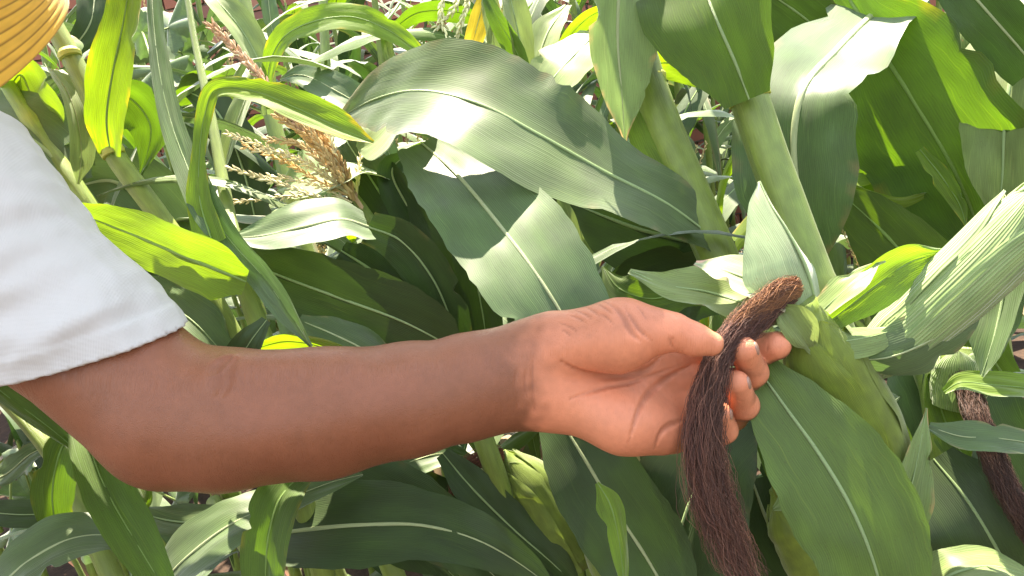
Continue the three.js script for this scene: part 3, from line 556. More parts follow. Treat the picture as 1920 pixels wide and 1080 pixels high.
leaf(e1, M.pale, [[1458, 572, 0.548, 8], [1478, 598, 0.542, 48], [1500, 626, 0.542, 50], [1528, 668, 0.55, 6]], { tilt: 25, fold: 0.5, wave: 0.4, name: 'husk_leaf', rib: false });
leaf(e1, M.pale, [[1540, 640, 0.55, 70], [1580, 640, 0.548, 60], [1640, 630, 0.55, 50], [1700, 610, 0.56, 10]], { tilt: 25, fold: -0.4, name: 'husk_leaf' });
const browns = [[0.105, 0.038, 0.026], [0.065, 0.025, 0.018], [0.15, 0.058, 0.036], [0.24, 0.11, 0.07]], tans = [[0.36, 0.16, 0.06], [0.26, 0.11, 0.045], [0.14, 0.06, 0.03]];
silkTuft(e1, [[1488, 545, 0.552, 19], [1440, 578, 0.545, 28], [1390, 618, 0.532, 28], [1352, 660, 0.520, 21], [1330, 730, 0.512, 30], [1320, 830, 0.505, 40], [1336, 930, 0.505, 46], [1366, 1010, 0.507, 42], [1412, 1110, 0.51, 30]], 1700, browns, { ragged: 0.75, seg: 40, thick: 0.0002, curl: 0.0036, locks: 70 });
silkTuft(e1, [[1496, 538, 0.55, 20], [1462, 549, 0.543, 24], [1425, 574, 0.536, 22], [1372, 618, 0.526, 17]], 700, tans, { ragged: 0.5, seg: 12, curl: 0.0012, thick: 0.00022 });
// second ear to the right, tip up
const e2 = ear(P1, [[1600, 700, 0.585], [1690, 635, 0.57], [1790, 545, 0.555], [1900, 440, 0.545], [2000, 350, 0.54]], [14, 38, 43, 42, 34], { mat: M.husk, n: 11, ridge: 1.6, turn: 1.0, tint: [1.15, 1.1, 1.2] });
leaf(e2, M.blue, [[1610, 675, 0.56, 30], [1665, 670, 0.55, 84], [1740, 640, 0.545, 110], [1810, 590, 0.545, 70], [1850, 550, 0.55, 8]], { tilt: -20, fold: -0.3, name: 'husk_leaf' });
leaf(e2, M.blue, [[1890, 470, 0.58, 50], [1880, 560, 0.575, 84], [1862, 640, 0.57, 66], [1838, 712, 0.57, 8]], { tilt: -30, fold: 0.3, name: 'husk_leaf' });
silkTuft(e2, [[1930, 410, 0.55, 34], [1900, 395, 0.55, 34], [1880, 385, 0.55, 28]], 160, [[0.5, 0.6, 0.25], [0.6, 0.66, 0.35]], { ragged: 0.6, seg: 8, curl: 0.004 });

const collar = (p, x0, y0, x1, y1, d, r) => part(p, 'collar', tubeGeo([at(x0, y0, d), at((x0 + x1) / 2, (y0 + y1) / 2, d), at(x1, y1, d)], [0.9, 1.12, 1.04].map((k) => (k * r * d) / F), { radial: 18, seg: 14 }), M.collar);
collar(P1, 1392, 150, 1407, 190, 0.705, 38);
const P2 = plant('maize plant with a thick bare stalk left of the held ear', [[1060, -560, 0.86, 20], [1140, -160, 0.83, 28], [1186, 60, 0.80, 34], [1215, 170, 0.79, 38], [1262, 290, 0.78, 38], [1310, 400, 0.77, 38], [1370, 540, 0.76, 38], [1470, 800, 0.75, 38]], { nodes: [0.2, 0.42, 0.66], tint: [1, 1, 0.8] });
leaf(P2, M.young, [[1318, 430, 0.765, 30], [1262, 330, 0.765, 44], [1212, 220, 0.775, 40], [1186, 150, 0.79, 30]], { tilt: 50, fold: -0.9, rib: false, name: 'leaf_sheath' });
leaf(P2, M.blue, [[1350, 455, 0.76, 50], [1255, 385, 0.735, 100], [1130, 320, 0.70, 150], [1010, 252, 0.675, 190], [900, 195, 0.675, 205], [790, 170, 0.70, 165], [705, 185, 0.735, 100], [630, 225, 0.77, 8]], { tilt: [38, 52, 42, 40], fold: 0.12, wave: 0.07, seg: 50 });
leaf(P2, M.blue, [[790, 268, 0.735, 90], [850, 320, 0.69, 165], [935, 420, 0.625, 205], [1010, 520, 0.588, 212], [1070, 620, 0.578, 180], [1110, 720, 0.59, 120], [1130, 820, 0.61, 10]], { tilt: [30, 12, 0], fold: 0.1, wave: 0.05, seg: 44 });
leaf(P2, M.deep, [[1372, 480, 0.80, 60], [1300, 455, 0.82, 150], [1200, 430, 0.84, 165], [1120, 400, 0.86, 120], [1070, 380, 0.88, 10]], { tilt: -15, fold: 0.1 });
leaf(P2, M.pale, [[1168, -120, 0.74, 120], [1160, -10, 0.735, 135], [1158, 80, 0.74, 128], [1166, 180, 0.75, 78], [1172, 265, 0.76, 6]], { tilt: [30, 10], fold: 0.55, wave: 0.03 });
leaf(P2, M.deep, [[1190, 110, 0.77, 50], [1215, 30, 0.76, 80], [1200, -80, 0.75, 100], [1130, -220, 0.74, 90], [1020, -330, 0.76, 10]], { tilt: -30 });
leaf(P2, M.under, [[1370, 560, 0.74, 20], [1290, 545, 0.72, 60], [1220, 560, 0.71, 90], [1160, 540, 0.71, 60], [1130, 500, 0.72, 6]], { tilt: [-40, 30], wave: 0.2 });

collar(P2, 1203, 140, 1213, 166, 0.795, 38);
const P8 = plant('maize plant at the right edge with wide backlit leaves and a pale ear high up', [[1780, -420, 0.98, 20], [1800, 0, 0.95, 26], [1815, 240, 0.93, 28], [1850, 560, 0.90, 30], [1890, 900, 0.88, 32]], { nodes: [0.3, 0.5, 0.7] });
leaf(P8, M.under, [[1575, -30, 0.88, 50], [1650, 90, 0.85, 200], [1720, 200, 0.83, 275], [1790, 320, 0.83, 270], [1840, 440, 0.85, 170], [1870, 540, 0.87, 10]], { tilt: -34, fold: 0.14 });
leaf(P8, M.under, [[1850, 560, 0.9, 60], [1800, 430, 0.89, 130], [1720, 350, 0.9, 140], [1640, 310, 0.92, 90], [1590, 290, 0.94, 8]], { tilt: -32, fold: 0.2 });
leaf(P8, M.young, [[1600, 350, 0.86, 16], [1680, 378, 0.86, 22], [1750, 360, 0.87, 5]], { tilt: -50, rib: false });
leaf(P8, M.young, [[1725, 280, 0.82, 18], [1765, 330, 0.81, 34], [1800, 385, 0.81, 24], [1812, 425, 0.81, 4]], { tilt: -20, fold: 0.3 });
leaf(P8, M.pale, [[1960, -20, 0.80, 120], [1905, 110, 0.77, 140], [1885, 220, 0.76, 140], [1880, 330, 0.77, 100], [1870, 430, 0.79, 8]], { tilt: [48, 10], fold: 0.2 });
leaf(P8, M.deep, [[1780, -60, 0.76, 80], [1850, 20, 0.745, 100], [1920, 100, 0.74, 100], [2000, 200, 0.75, 60], [2050, 280, 0.77, 8]], { tilt: -20, fold: 0.2 });
leaf(P8, M.deep, [[1360, -80, 0.95, 80], [1450, -10, 0.92, 120], [1530, 50, 0.92, 100], [1600, 110, 0.93, 50], [1640, 150, 0.94, 8]], { tilt: -30 });
leaf(P8, M.under, [[1880, 700, 0.80, 60], [1780, 560, 0.79, 130], [1690, 470, 0.80, 150], [1620, 400, 0.82, 90], [1560, 350, 0.84, 8]], { tilt: -25 });
const e8 = ear(P8, [[1850, 260, 0.88], [1835, 180, 0.86], [1822, 90, 0.85], [1816, 10, 0.85]], [24, 44, 46, 20], { mat: M.husk, n: 6, tint: [1.1, 1, 0.8] });
silkTuft(e8, [[1816, 20, 0.85, 16], [1818, 50, 0.835, 16], [1828, 110, 0.83, 18], [1836, 150, 0.83, 14]], 130, tans, { seg: 10 });

const P9 = plant('maize plant in the lower right corner whose ear drips dark brown silk', [[1700, 560, 0.76, 20], [1745, 700, 0.70, 26], [1772, 830, 0.66, 30], [1800, 1000, 0.64, 34]], { nodes: [0.2, 0.5] });
const e9 = ear(P9, [[1790, 760, 0.62], [1798, 715, 0.615], [1803, 680, 0.61], [1806, 650, 0.61]], [36, 42, 40, 26], { n: 5, mat: M.husk });
silkTuft(e9, [[1806, 690, 0.60, 22], [1815, 730, 0.595, 23], [1840, 800, 0.575, 22], [1872, 880, 0.565, 23], [1912, 960, 0.56, 22], [1960, 1040, 0.56, 20]], 1000, browns.map((c) => c.map((v) => v * 0.42)), { seg: 24, thick: 0.00022, locks: 30, curl: 0.002 });
leaf(P9, M.young, [[1770, 735, 0.575, 10], [1800, 718, 0.57, 30], [1860, 722, 0.565, 44], [1930, 728, 0.56, 44], [2010, 735, 0.56, 20]], { tilt: 40, fold: 0.2 });
leaf(P9, M.blue, [[1742, 800, 0.57, 16], [1800, 818, 0.56, 50], [1870, 822, 0.555, 58], [1960, 835, 0.555, 40]], { tilt: 30, fold: 0.2 });
leaf(P9, M.deep, [[1750, 860, 0.61, 80], [1815, 940, 0.59, 175], [1880, 1050, 0.58, 215], [1930, 1160, 0.58, 150], [1960, 1250, 0.59, 10]], { tilt: [10, -5], fold: 0.18 });
leaf(P9, M.deep, [[1745, 640, 0.70, 40], [1790, 720, 0.69, 130], [1850, 850, 0.68, 190], [1920, 990, 0.68, 180], [1990, 1120, 0.69, 20]], { tilt: 20 });
leaf(P9, M.under, [[1745, 700, 0.63, 20], [1762, 760, 0.625, 56], [1790, 830, 0.62, 60], [1830, 880, 0.62, 8]], { tilt: 10, fold: 0.4 });
leaf(P9, M.blue, [[1690, 640, 0.72, 30], [1720, 720, 0.71, 110], [1760, 820, 0.70, 120], [1790, 900, 0.70, 10]], { tilt: 25 });
leaf(P9, M.pale, [[1740, 1110, 0.56, 80], [1790, 1075, 0.55, 70], [1860, 1062, 0.55, 60], [1940, 1085, 0.55, 20]], { tilt: 50 });

// ------------------------------------------------------------------ front plants, left side
const P3 = plant('maize plant at upper left with the jointed pale stalk and a glowing upright leaf', [[-30, -260, 0.78, 14], [75, 0, 0.76, 17], [130, 100, 0.755, 18], [180, 205, 0.75, 18], [212, 285, 0.745, 19], [310, 422, 0.74, 19], [440, 640, 0.73, 20]], { nodes: [0.27, 0.42, 0.52], tint: [1.25, 1.2, 1.3] });
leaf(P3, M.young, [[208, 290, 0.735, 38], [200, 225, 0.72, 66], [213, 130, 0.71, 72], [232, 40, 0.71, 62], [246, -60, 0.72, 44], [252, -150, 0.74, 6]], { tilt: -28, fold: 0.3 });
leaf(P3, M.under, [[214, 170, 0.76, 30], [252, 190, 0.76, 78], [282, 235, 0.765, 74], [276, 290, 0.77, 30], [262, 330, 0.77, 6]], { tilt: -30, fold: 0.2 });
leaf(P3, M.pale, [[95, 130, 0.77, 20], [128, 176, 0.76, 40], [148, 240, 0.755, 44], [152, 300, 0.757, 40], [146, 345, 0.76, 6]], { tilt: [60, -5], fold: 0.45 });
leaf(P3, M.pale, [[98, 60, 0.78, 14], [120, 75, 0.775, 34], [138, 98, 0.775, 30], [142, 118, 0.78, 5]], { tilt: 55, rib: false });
leaf(P3, M.deep, [[130, 100, 0.80, 30], [170, 40, 0.82, 60], [175, -60, 0.84, 70], [150, -160, 0.86, 10]], { tilt: -20 });
collar(P3, 205, 272, 214, 292, 0.742, 20);
collar(P3, 127, 94, 133, 108, 0.752, 19);
const P5 = plant('thin-stalked maize plant behind the white shoulder, under the hat', [[-60, 20, 0.84, 12], [18, 165, 0.82, 14], [90, 275, 0.81, 15], [136, 340, 0.80, 16], [210, 450, 0.79, 17], [300, 620, 0.78, 18]], { nodes: [0.1, 0.3], tint: [1.1, 1.15, 0.9] });
leaf(P5, M.young, [[14, 170, 0.82, 30], [38, 140, 0.82, 70], [62, 180, 0.82, 84], [92, 215, 0.82, 60], [108, 260, 0.83, 6]], { tilt: -35 });
leaf(P5, M.young, [[10, 160, 0.80, 14], [-8, 130, 0.80, 40], [-20, 80, 0.8, 40], [-40, 20, 0.8, 10]], { tilt: -20 });
leaf(P5, M.blue, [[140, 345, 0.80, 60], [95, 290, 0.80, 150], [40, 250, 0.80, 150], [-30, 220, 0.81, 110], [-90, 200, 0.82, 10]], { tilt: 30 });
leaf(P5, M.blue, [[140, 350, 0.82, 50], [210, 340, 0.83, 130], [270, 380, 0.84, 140], [330, 450, 0.85, 100], [370, 520, 0.86, 8]], { tilt: 18 });
leaf(P5, M.blue, [[230, 520, 0.72, 20], [300, 560, 0.71, 80], [370, 610, 0.70, 90], [430, 680, 0.70, 60], [470, 740, 0.7, 8]], { tilt: 20 });

const P4 = plant('maize plant left of centre with the brightest yellow-green leaf bent over the sleeve', [[330, -160, 0.9, 5], [362, 60, 0.84, 6], [396, 220, 0.79, 9], [425, 380, 0.74, 12], [455, 520, 0.68, 18], [520, 720, 0.66, 20], [560, 900, 0.65, 22]], { nodes: [0.3, 0.6] });
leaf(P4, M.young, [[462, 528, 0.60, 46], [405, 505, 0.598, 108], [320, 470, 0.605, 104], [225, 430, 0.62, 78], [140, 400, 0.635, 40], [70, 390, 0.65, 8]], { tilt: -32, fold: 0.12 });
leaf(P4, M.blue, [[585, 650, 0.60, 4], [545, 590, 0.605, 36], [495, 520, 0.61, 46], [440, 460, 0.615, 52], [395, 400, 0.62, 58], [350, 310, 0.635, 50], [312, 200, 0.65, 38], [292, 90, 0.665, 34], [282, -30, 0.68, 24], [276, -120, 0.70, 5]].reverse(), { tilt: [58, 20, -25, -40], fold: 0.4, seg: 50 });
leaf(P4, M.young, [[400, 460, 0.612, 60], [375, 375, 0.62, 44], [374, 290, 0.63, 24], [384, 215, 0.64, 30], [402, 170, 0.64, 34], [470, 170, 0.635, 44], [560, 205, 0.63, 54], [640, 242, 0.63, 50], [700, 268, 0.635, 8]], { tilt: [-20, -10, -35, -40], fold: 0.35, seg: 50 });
leaf(P4, M.deep, [[440, 480, 0.68, 60], [520, 515, 0.675, 110], [640, 560, 0.675, 150], [760, 605, 0.68, 140], [880, 670, 0.69, 60], [930, 700, 0.70, 8]], { tilt: -20, fold: 0.14 });
leaf(P4, M.blue, [[690, 425, 0.68, 50], [640, 412, 0.66, 78], [570, 425, 0.645, 84], [495, 442, 0.64, 54], [418, 448, 0.64, 6]], { tilt: 52, fold: 0.15 });
leaf(P4, M.deep, [[690, 425, 0.68, 60], [750, 450, 0.69, 80], [810, 520, 0.70, 90], [850, 610, 0.71, 70], [880, 690, 0.72, 8]], { tilt: -20 });
leaf(P4, M.young, [[470, 655, 0.64, 20], [540, 640, 0.64, 40], [620, 655, 0.64, 40], [680, 680, 0.65, 8]], { tilt: -45 });
leaf(P4, M.deep, [[500, 600, 0.60, 20], [470, 640, 0.595, 50], [440, 690, 0.6, 50], [420, 740, 0.61, 8]], { tilt: 20, fold: 0.3 });
leaf(P4, M.blue, [[560, 600, 0.66, 20], [620, 625, 0.655, 60], [690, 660, 0.655, 70], [760, 710, 0.66, 10]], { tilt: 35 });

const P6 = plant('maize plant in the middle carrying the tan dried tassel', [[640, 335, 0.80, 7], [690, 405, 0.79, 10], [760, 520, 0.78, 13], [830, 650, 0.77, 16], [920, 860, 0.76, 20]], { nodes: [0.15, 0.5] });
{
  const tan = [0.60, 0.43, 0.20], cream = [0.74, 0.66, 0.40], rose = [0.62, 0.42, 0.28], W = (a) => a.map((p) => at(p[0], p[1], p[2]));
  const t = new THREE.Group(); t.name = 'tassel'; t.position.copy(at(665, 372, 0.79).sub(originOf(P6))); P6.add(t);
  const sp = (a, r, c, d, b) => part(t, 'spike', spikeGeo(W(a), r, c, d, b), M.tassel);
  sp([[690, 405, 0.79], [640, 335, 0.78], [580, 262, 0.76], [545, 215, 0.75], [490, 145, 0.74], [430, 80, 0.735], [396, 46, 0.73]], 0.0026, rose, 800, 0.95);
  sp([[660, 372, 0.78], [620, 300, 0.765], [570, 250, 0.755], [520, 215, 0.75]], 0.0022, tan, 1100, 1.15);
  sp([[664, 376, 0.78], [640, 310, 0.77], [600, 255, 0.77], [575, 210, 0.77]], 0.0022, [0.42, 0.27, 0.11], 1100, 1.15);
  sp([[655, 365, 0.78], [600, 325, 0.765], [520, 285, 0.75], [425, 250, 0.745]], 0.0013, cream, 420, 0.85);
  sp([[655, 368, 0.78], [590, 335, 0.77], [530, 302, 0.76], [455, 272, 0.755]], 0.0014, tan, 420, 0.85);
  sp([[660, 385, 0.78], [590, 368, 0.76], [510, 340, 0.75], [428, 314, 0.745]], 0.0013, cream, 420, 0.85);
  sp([[650, 388, 0.79], [560, 368, 0.78], [470, 376, 0.775], [392, 384, 0.775]], 0.0012, cream, 340, 0.8);
  sp([[660, 360, 0.77], [600, 300, 0.75], [560, 270, 0.745], [500, 262, 0.745]], 0.0013, tan, 520, 0.9);
  sp([[662, 370, 0.78], [600, 318, 0.76], [540, 290, 0.75], [478, 282, 0.745]], 0.0011, cream, 400, 0.85);
  sp([[660, 380, 0.78], [600, 350, 0.77], [540, 335, 0.76], [500, 330, 0.76]], 0.0011, cream, 400, 0.85);
  sp([[655, 360, 0.77], [610, 290, 0.75], [580, 240, 0.745], [560, 200, 0.745]], 0.0013, tan, 700, 0.95);
  sp([[655, 350, 0.775], [625, 280, 0.765], [610, 220, 0.76], [604, 190, 0.76]], 0.0011, cream, 500, 0.9);
  sp([[668, 372, 0.79], [672, 320, 0.80], [680, 270, 0.82], [688, 225, 0.83]], 0.0016, cream, 350, 1);
}
leaf(P6, M.pale, [[720, 300, 0.86, 60], [650, 300, 0.83, 130], [590, 325, 0.82, 110], [520, 355, 0.83, 10]], { tilt: 58 });
leaf(P6, M.pale, [[770, 190, 0.80, 40], [735, 225, 0.765, 110], [700, 262, 0.755, 90], [672, 282, 0.76, 8]], { tilt: 55, wave: 0.25, rib: false });
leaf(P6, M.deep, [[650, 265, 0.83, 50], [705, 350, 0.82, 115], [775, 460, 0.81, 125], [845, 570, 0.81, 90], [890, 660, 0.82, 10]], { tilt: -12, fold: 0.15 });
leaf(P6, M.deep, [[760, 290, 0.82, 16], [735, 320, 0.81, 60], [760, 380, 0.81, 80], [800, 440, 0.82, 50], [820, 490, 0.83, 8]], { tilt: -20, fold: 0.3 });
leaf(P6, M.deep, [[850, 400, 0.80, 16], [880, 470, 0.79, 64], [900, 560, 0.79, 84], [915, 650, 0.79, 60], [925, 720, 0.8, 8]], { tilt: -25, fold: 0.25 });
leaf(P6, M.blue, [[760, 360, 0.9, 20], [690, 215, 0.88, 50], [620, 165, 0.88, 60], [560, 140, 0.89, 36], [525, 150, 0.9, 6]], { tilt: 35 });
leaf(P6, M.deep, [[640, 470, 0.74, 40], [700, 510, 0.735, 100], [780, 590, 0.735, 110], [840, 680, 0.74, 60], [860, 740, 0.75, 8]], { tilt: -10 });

// ------------------------------------------------------------------ plants below the arm
const P10 = plant('maize plant under the forearm with a wide dark leaf lying level', [[400, 940, 0.80, 14], [470, 1030, 0.74, 18], [560, 1200, 0.70, 20]], {});
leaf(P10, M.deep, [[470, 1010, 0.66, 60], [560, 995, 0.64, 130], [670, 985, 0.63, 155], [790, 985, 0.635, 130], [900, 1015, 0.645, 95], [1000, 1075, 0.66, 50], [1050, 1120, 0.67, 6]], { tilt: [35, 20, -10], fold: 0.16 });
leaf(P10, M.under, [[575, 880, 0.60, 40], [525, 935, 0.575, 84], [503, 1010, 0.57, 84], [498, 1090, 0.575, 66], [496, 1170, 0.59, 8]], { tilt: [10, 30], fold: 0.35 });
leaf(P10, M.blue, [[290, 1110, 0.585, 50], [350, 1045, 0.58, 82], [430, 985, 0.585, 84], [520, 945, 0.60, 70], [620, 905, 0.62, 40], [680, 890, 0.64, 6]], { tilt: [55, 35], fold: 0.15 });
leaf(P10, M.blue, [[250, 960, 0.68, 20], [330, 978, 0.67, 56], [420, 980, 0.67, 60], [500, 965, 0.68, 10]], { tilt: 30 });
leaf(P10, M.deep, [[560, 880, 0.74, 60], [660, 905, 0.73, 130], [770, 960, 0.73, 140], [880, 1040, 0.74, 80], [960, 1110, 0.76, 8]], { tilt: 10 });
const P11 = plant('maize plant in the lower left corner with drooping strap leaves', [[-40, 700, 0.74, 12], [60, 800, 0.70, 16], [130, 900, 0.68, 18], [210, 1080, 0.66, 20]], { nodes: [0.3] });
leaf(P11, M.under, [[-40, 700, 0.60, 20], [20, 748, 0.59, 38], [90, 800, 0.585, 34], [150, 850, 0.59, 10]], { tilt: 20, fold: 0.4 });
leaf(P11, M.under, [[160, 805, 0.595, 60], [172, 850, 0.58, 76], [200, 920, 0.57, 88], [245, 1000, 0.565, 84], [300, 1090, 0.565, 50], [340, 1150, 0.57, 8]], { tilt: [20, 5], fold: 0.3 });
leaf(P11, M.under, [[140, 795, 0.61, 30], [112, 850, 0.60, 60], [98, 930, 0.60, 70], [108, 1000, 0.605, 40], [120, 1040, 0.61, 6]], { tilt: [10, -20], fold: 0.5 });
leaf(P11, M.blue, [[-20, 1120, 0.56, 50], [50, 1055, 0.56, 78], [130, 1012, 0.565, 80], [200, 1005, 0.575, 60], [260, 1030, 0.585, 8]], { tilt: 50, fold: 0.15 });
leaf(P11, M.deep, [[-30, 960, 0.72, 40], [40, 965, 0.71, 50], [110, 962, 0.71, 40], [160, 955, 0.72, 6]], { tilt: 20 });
leaf(P11, M.blue, [[-40, 910, 0.74, 30], [10, 890, 0.74, 40], [60, 850, 0.74, 36], [110, 830, 0.75, 6]], { tilt: 40 });
leaf(P11, M.under, [[215, 870, 0.66, 10], [260, 900, 0.655, 26], [275, 940, 0.655, 20], [262, 970, 0.66, 4]], { tilt: 30, rib: false });
const P12 = plant('maize plant below the hand with hanging ears and crossed leaves in shade', [[1010, 700, 0.86, 18], [1090, 880, 0.82, 24], [1170, 1080, 0.80, 26]], { nodes: [0.3, 0.6] });
ear(P12, [[1210, 1120, 0.74], [1180, 1030, 0.735], [1150, 950, 0.735], [1110, 880, 0.74]], [56, 74, 66, 16], { n: 7 });
const e12 = ear(P12, [[1090, 1060, 0.78], [1040, 980, 0.78], [990, 900, 0.78], [940, 850, 0.78]], [36, 46, 42, 12], { n: 6 });
silkTuft(e12, [[945, 853, 0.775, 14], [900, 862, 0.77, 20], [865, 890, 0.765, 16], [850, 930, 0.765, 10]], 160, [[0.2, 0.06, 0.03], [0.12, 0.05, 0.03], [0.3, 0.12, 0.07]], { seg: 10 });
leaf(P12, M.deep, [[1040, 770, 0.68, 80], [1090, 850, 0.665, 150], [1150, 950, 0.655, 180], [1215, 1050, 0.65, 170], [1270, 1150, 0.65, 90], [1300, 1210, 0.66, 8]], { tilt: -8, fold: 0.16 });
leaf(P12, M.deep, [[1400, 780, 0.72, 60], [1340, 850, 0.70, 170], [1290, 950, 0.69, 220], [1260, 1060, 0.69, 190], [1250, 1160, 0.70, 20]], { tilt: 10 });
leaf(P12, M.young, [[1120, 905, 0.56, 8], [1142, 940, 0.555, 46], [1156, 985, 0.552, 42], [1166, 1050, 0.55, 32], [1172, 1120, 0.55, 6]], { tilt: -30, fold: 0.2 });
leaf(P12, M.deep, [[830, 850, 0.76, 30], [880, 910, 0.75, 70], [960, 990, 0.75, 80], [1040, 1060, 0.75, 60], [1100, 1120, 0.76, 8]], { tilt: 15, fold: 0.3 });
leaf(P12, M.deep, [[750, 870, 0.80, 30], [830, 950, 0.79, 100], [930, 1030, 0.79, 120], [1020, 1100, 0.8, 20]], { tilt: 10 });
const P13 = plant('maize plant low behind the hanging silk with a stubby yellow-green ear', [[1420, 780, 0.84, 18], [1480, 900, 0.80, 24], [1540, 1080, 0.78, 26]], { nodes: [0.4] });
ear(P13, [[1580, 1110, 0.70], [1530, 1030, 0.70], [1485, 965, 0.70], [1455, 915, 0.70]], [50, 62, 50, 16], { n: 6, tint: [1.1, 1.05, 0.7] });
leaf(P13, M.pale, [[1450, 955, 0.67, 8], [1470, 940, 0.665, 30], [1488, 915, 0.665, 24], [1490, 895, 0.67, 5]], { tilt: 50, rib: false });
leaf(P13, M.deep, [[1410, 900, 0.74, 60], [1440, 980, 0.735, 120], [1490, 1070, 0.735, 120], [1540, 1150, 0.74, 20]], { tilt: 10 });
leaf(P13, M.under, [[1660, 1080, 0.66, 60], [1590, 1000, 0.67, 110], [1510, 900, 0.68, 120], [1440, 800, 0.70, 60], [1410, 750, 0.71, 8]], { tilt: -10 });
const P14 = plant('short maize plant showing a small pale ear just under the wrist side of the forearm', [[600, 800, 0.92, 14], [660, 900, 0.88, 18], [740, 1080, 0.86, 20]], {});
ear(P14, [[680, 960, 0.80], [684, 915, 0.80], [694, 880, 0.80], [720, 850, 0.80]], [20, 30, 26, 12], { n: 5, mat: M.husk });
leaf(P14, M.blue, [[690, 900, 0.79, 20], [760, 870, 0.785, 60], [830, 850, 0.79, 50], [890, 860, 0.8, 8]], { tilt: 30 });
leaf(P14, M.deep, [[600, 860, 0.82, 60], [680, 920, 0.82, 130], [780, 1010, 0.82, 120], [860, 1090, 0.83, 10]], { tilt: 0 });

// ------------------------------------------------------------------ thinner plants further back in the upper middle
const P15 = plant('maize plant at top left of centre with one high bright arching leaf', [[420, -200, 1.15, 10], [470, 60, 1.10, 13], [510, 220, 1.06, 15], [560, 420, 1.02, 16], [620, 640, 1.0, 18]], { nodes: [0.3, 0.6] });
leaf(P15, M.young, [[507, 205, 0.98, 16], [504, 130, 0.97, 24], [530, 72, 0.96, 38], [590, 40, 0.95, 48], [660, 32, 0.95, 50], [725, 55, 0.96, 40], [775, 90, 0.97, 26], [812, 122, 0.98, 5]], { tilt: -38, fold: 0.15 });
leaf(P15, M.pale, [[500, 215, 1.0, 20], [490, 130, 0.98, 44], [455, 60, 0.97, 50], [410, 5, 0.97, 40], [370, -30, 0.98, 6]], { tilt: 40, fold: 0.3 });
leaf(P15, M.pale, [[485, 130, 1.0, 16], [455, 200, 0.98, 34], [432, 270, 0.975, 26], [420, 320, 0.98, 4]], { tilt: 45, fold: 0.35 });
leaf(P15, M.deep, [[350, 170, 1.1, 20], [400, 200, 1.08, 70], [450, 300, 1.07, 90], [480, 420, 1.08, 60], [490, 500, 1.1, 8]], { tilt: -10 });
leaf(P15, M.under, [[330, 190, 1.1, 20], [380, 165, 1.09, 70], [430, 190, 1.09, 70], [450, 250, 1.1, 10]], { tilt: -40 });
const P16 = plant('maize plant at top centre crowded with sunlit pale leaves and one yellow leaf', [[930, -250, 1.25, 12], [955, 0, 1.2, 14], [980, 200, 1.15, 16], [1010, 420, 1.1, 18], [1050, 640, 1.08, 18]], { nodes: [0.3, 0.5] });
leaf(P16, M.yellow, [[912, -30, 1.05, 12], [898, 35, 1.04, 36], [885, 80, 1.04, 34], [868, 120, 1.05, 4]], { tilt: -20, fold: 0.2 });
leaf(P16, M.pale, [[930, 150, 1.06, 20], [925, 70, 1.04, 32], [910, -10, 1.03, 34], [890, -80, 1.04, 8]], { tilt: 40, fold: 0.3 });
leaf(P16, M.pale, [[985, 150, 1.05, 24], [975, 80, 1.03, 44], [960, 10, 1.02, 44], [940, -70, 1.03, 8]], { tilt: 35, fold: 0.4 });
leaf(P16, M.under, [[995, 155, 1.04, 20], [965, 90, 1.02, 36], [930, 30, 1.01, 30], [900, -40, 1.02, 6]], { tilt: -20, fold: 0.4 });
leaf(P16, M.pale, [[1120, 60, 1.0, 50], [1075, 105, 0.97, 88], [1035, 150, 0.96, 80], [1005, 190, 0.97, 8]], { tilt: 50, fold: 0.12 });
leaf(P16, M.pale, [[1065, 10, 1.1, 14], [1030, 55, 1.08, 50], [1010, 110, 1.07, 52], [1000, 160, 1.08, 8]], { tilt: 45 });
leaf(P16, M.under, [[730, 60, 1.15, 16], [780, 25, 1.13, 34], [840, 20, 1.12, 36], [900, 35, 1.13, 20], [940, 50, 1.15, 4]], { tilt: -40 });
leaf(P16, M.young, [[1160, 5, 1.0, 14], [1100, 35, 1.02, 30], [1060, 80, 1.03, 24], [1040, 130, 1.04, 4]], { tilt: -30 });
{
  const cream = [0.62, 0.62, 0.34], t = new THREE.Group(); t.name = 'tassel'; t.position.copy(at(830, 0, 1.1).sub(originOf(P16))); P16.add(t);
  for (const a of [[[870, -60, 1.12], [850, 20, 1.1], [830, 40, 1.1], [800, 75, 1.1]], [[850, -60, 1.12], [828, 10, 1.1], [830, 50, 1.1], [842, 78, 1.1]], [[900, -50, 1.12], [872, 20, 1.1], [862, 50, 1.1], [850, 100, 1.1]]]) part(t, 'spike', spikeGeo(a.map((p) => at(...p)), 0.0022, cream, 380, 1.3), M.tassel);
}
const P17 = plant('spindly maize plant with narrow pale leaves behind the tan tassel tip', [[600, -150, 1.3, 8], [610, 100, 1.25, 9], [620, 300, 1.2, 10], [640, 520, 1.2, 12]], {});
leaf(P17, M.pale, [[612, 215, 1.1, 12], [612, 170, 1.1, 10], [611, 120, 1.1, 7], [610, 108, 1.1, 3]], { tilt: 10, rib: false });
leaf(P17, M.pale, [[735, 125, 1.1, 8], [728, 100, 1.1, 22], [722, 70, 1.1, 20], [712, 50, 1.1, 4]], { tilt: 30 });
leaf(P17, M.pale, [[800, 112, 1.15, 8], [780, 90, 1.15, 26], [750, 68, 1.15, 16], [730, 55, 1.15, 4]], { tilt: 30 });
leaf(P17, M.blue, [[500, -40, 1.2, 20], [505, 20, 1.19, 28], [512, 70, 1.19, 20], [516, 100, 1.2, 4]], { tilt: 30 });
const P18 = plant('maize plant between the two hanging leaves in the middle, low and half lit', [[1040, 300, 1.0, 12], [1075, 420, 0.98, 14], [1110, 560, 0.96, 16], [1150, 700, 0.95, 18]], { tint: [1.5, 1.0, 2.2] });
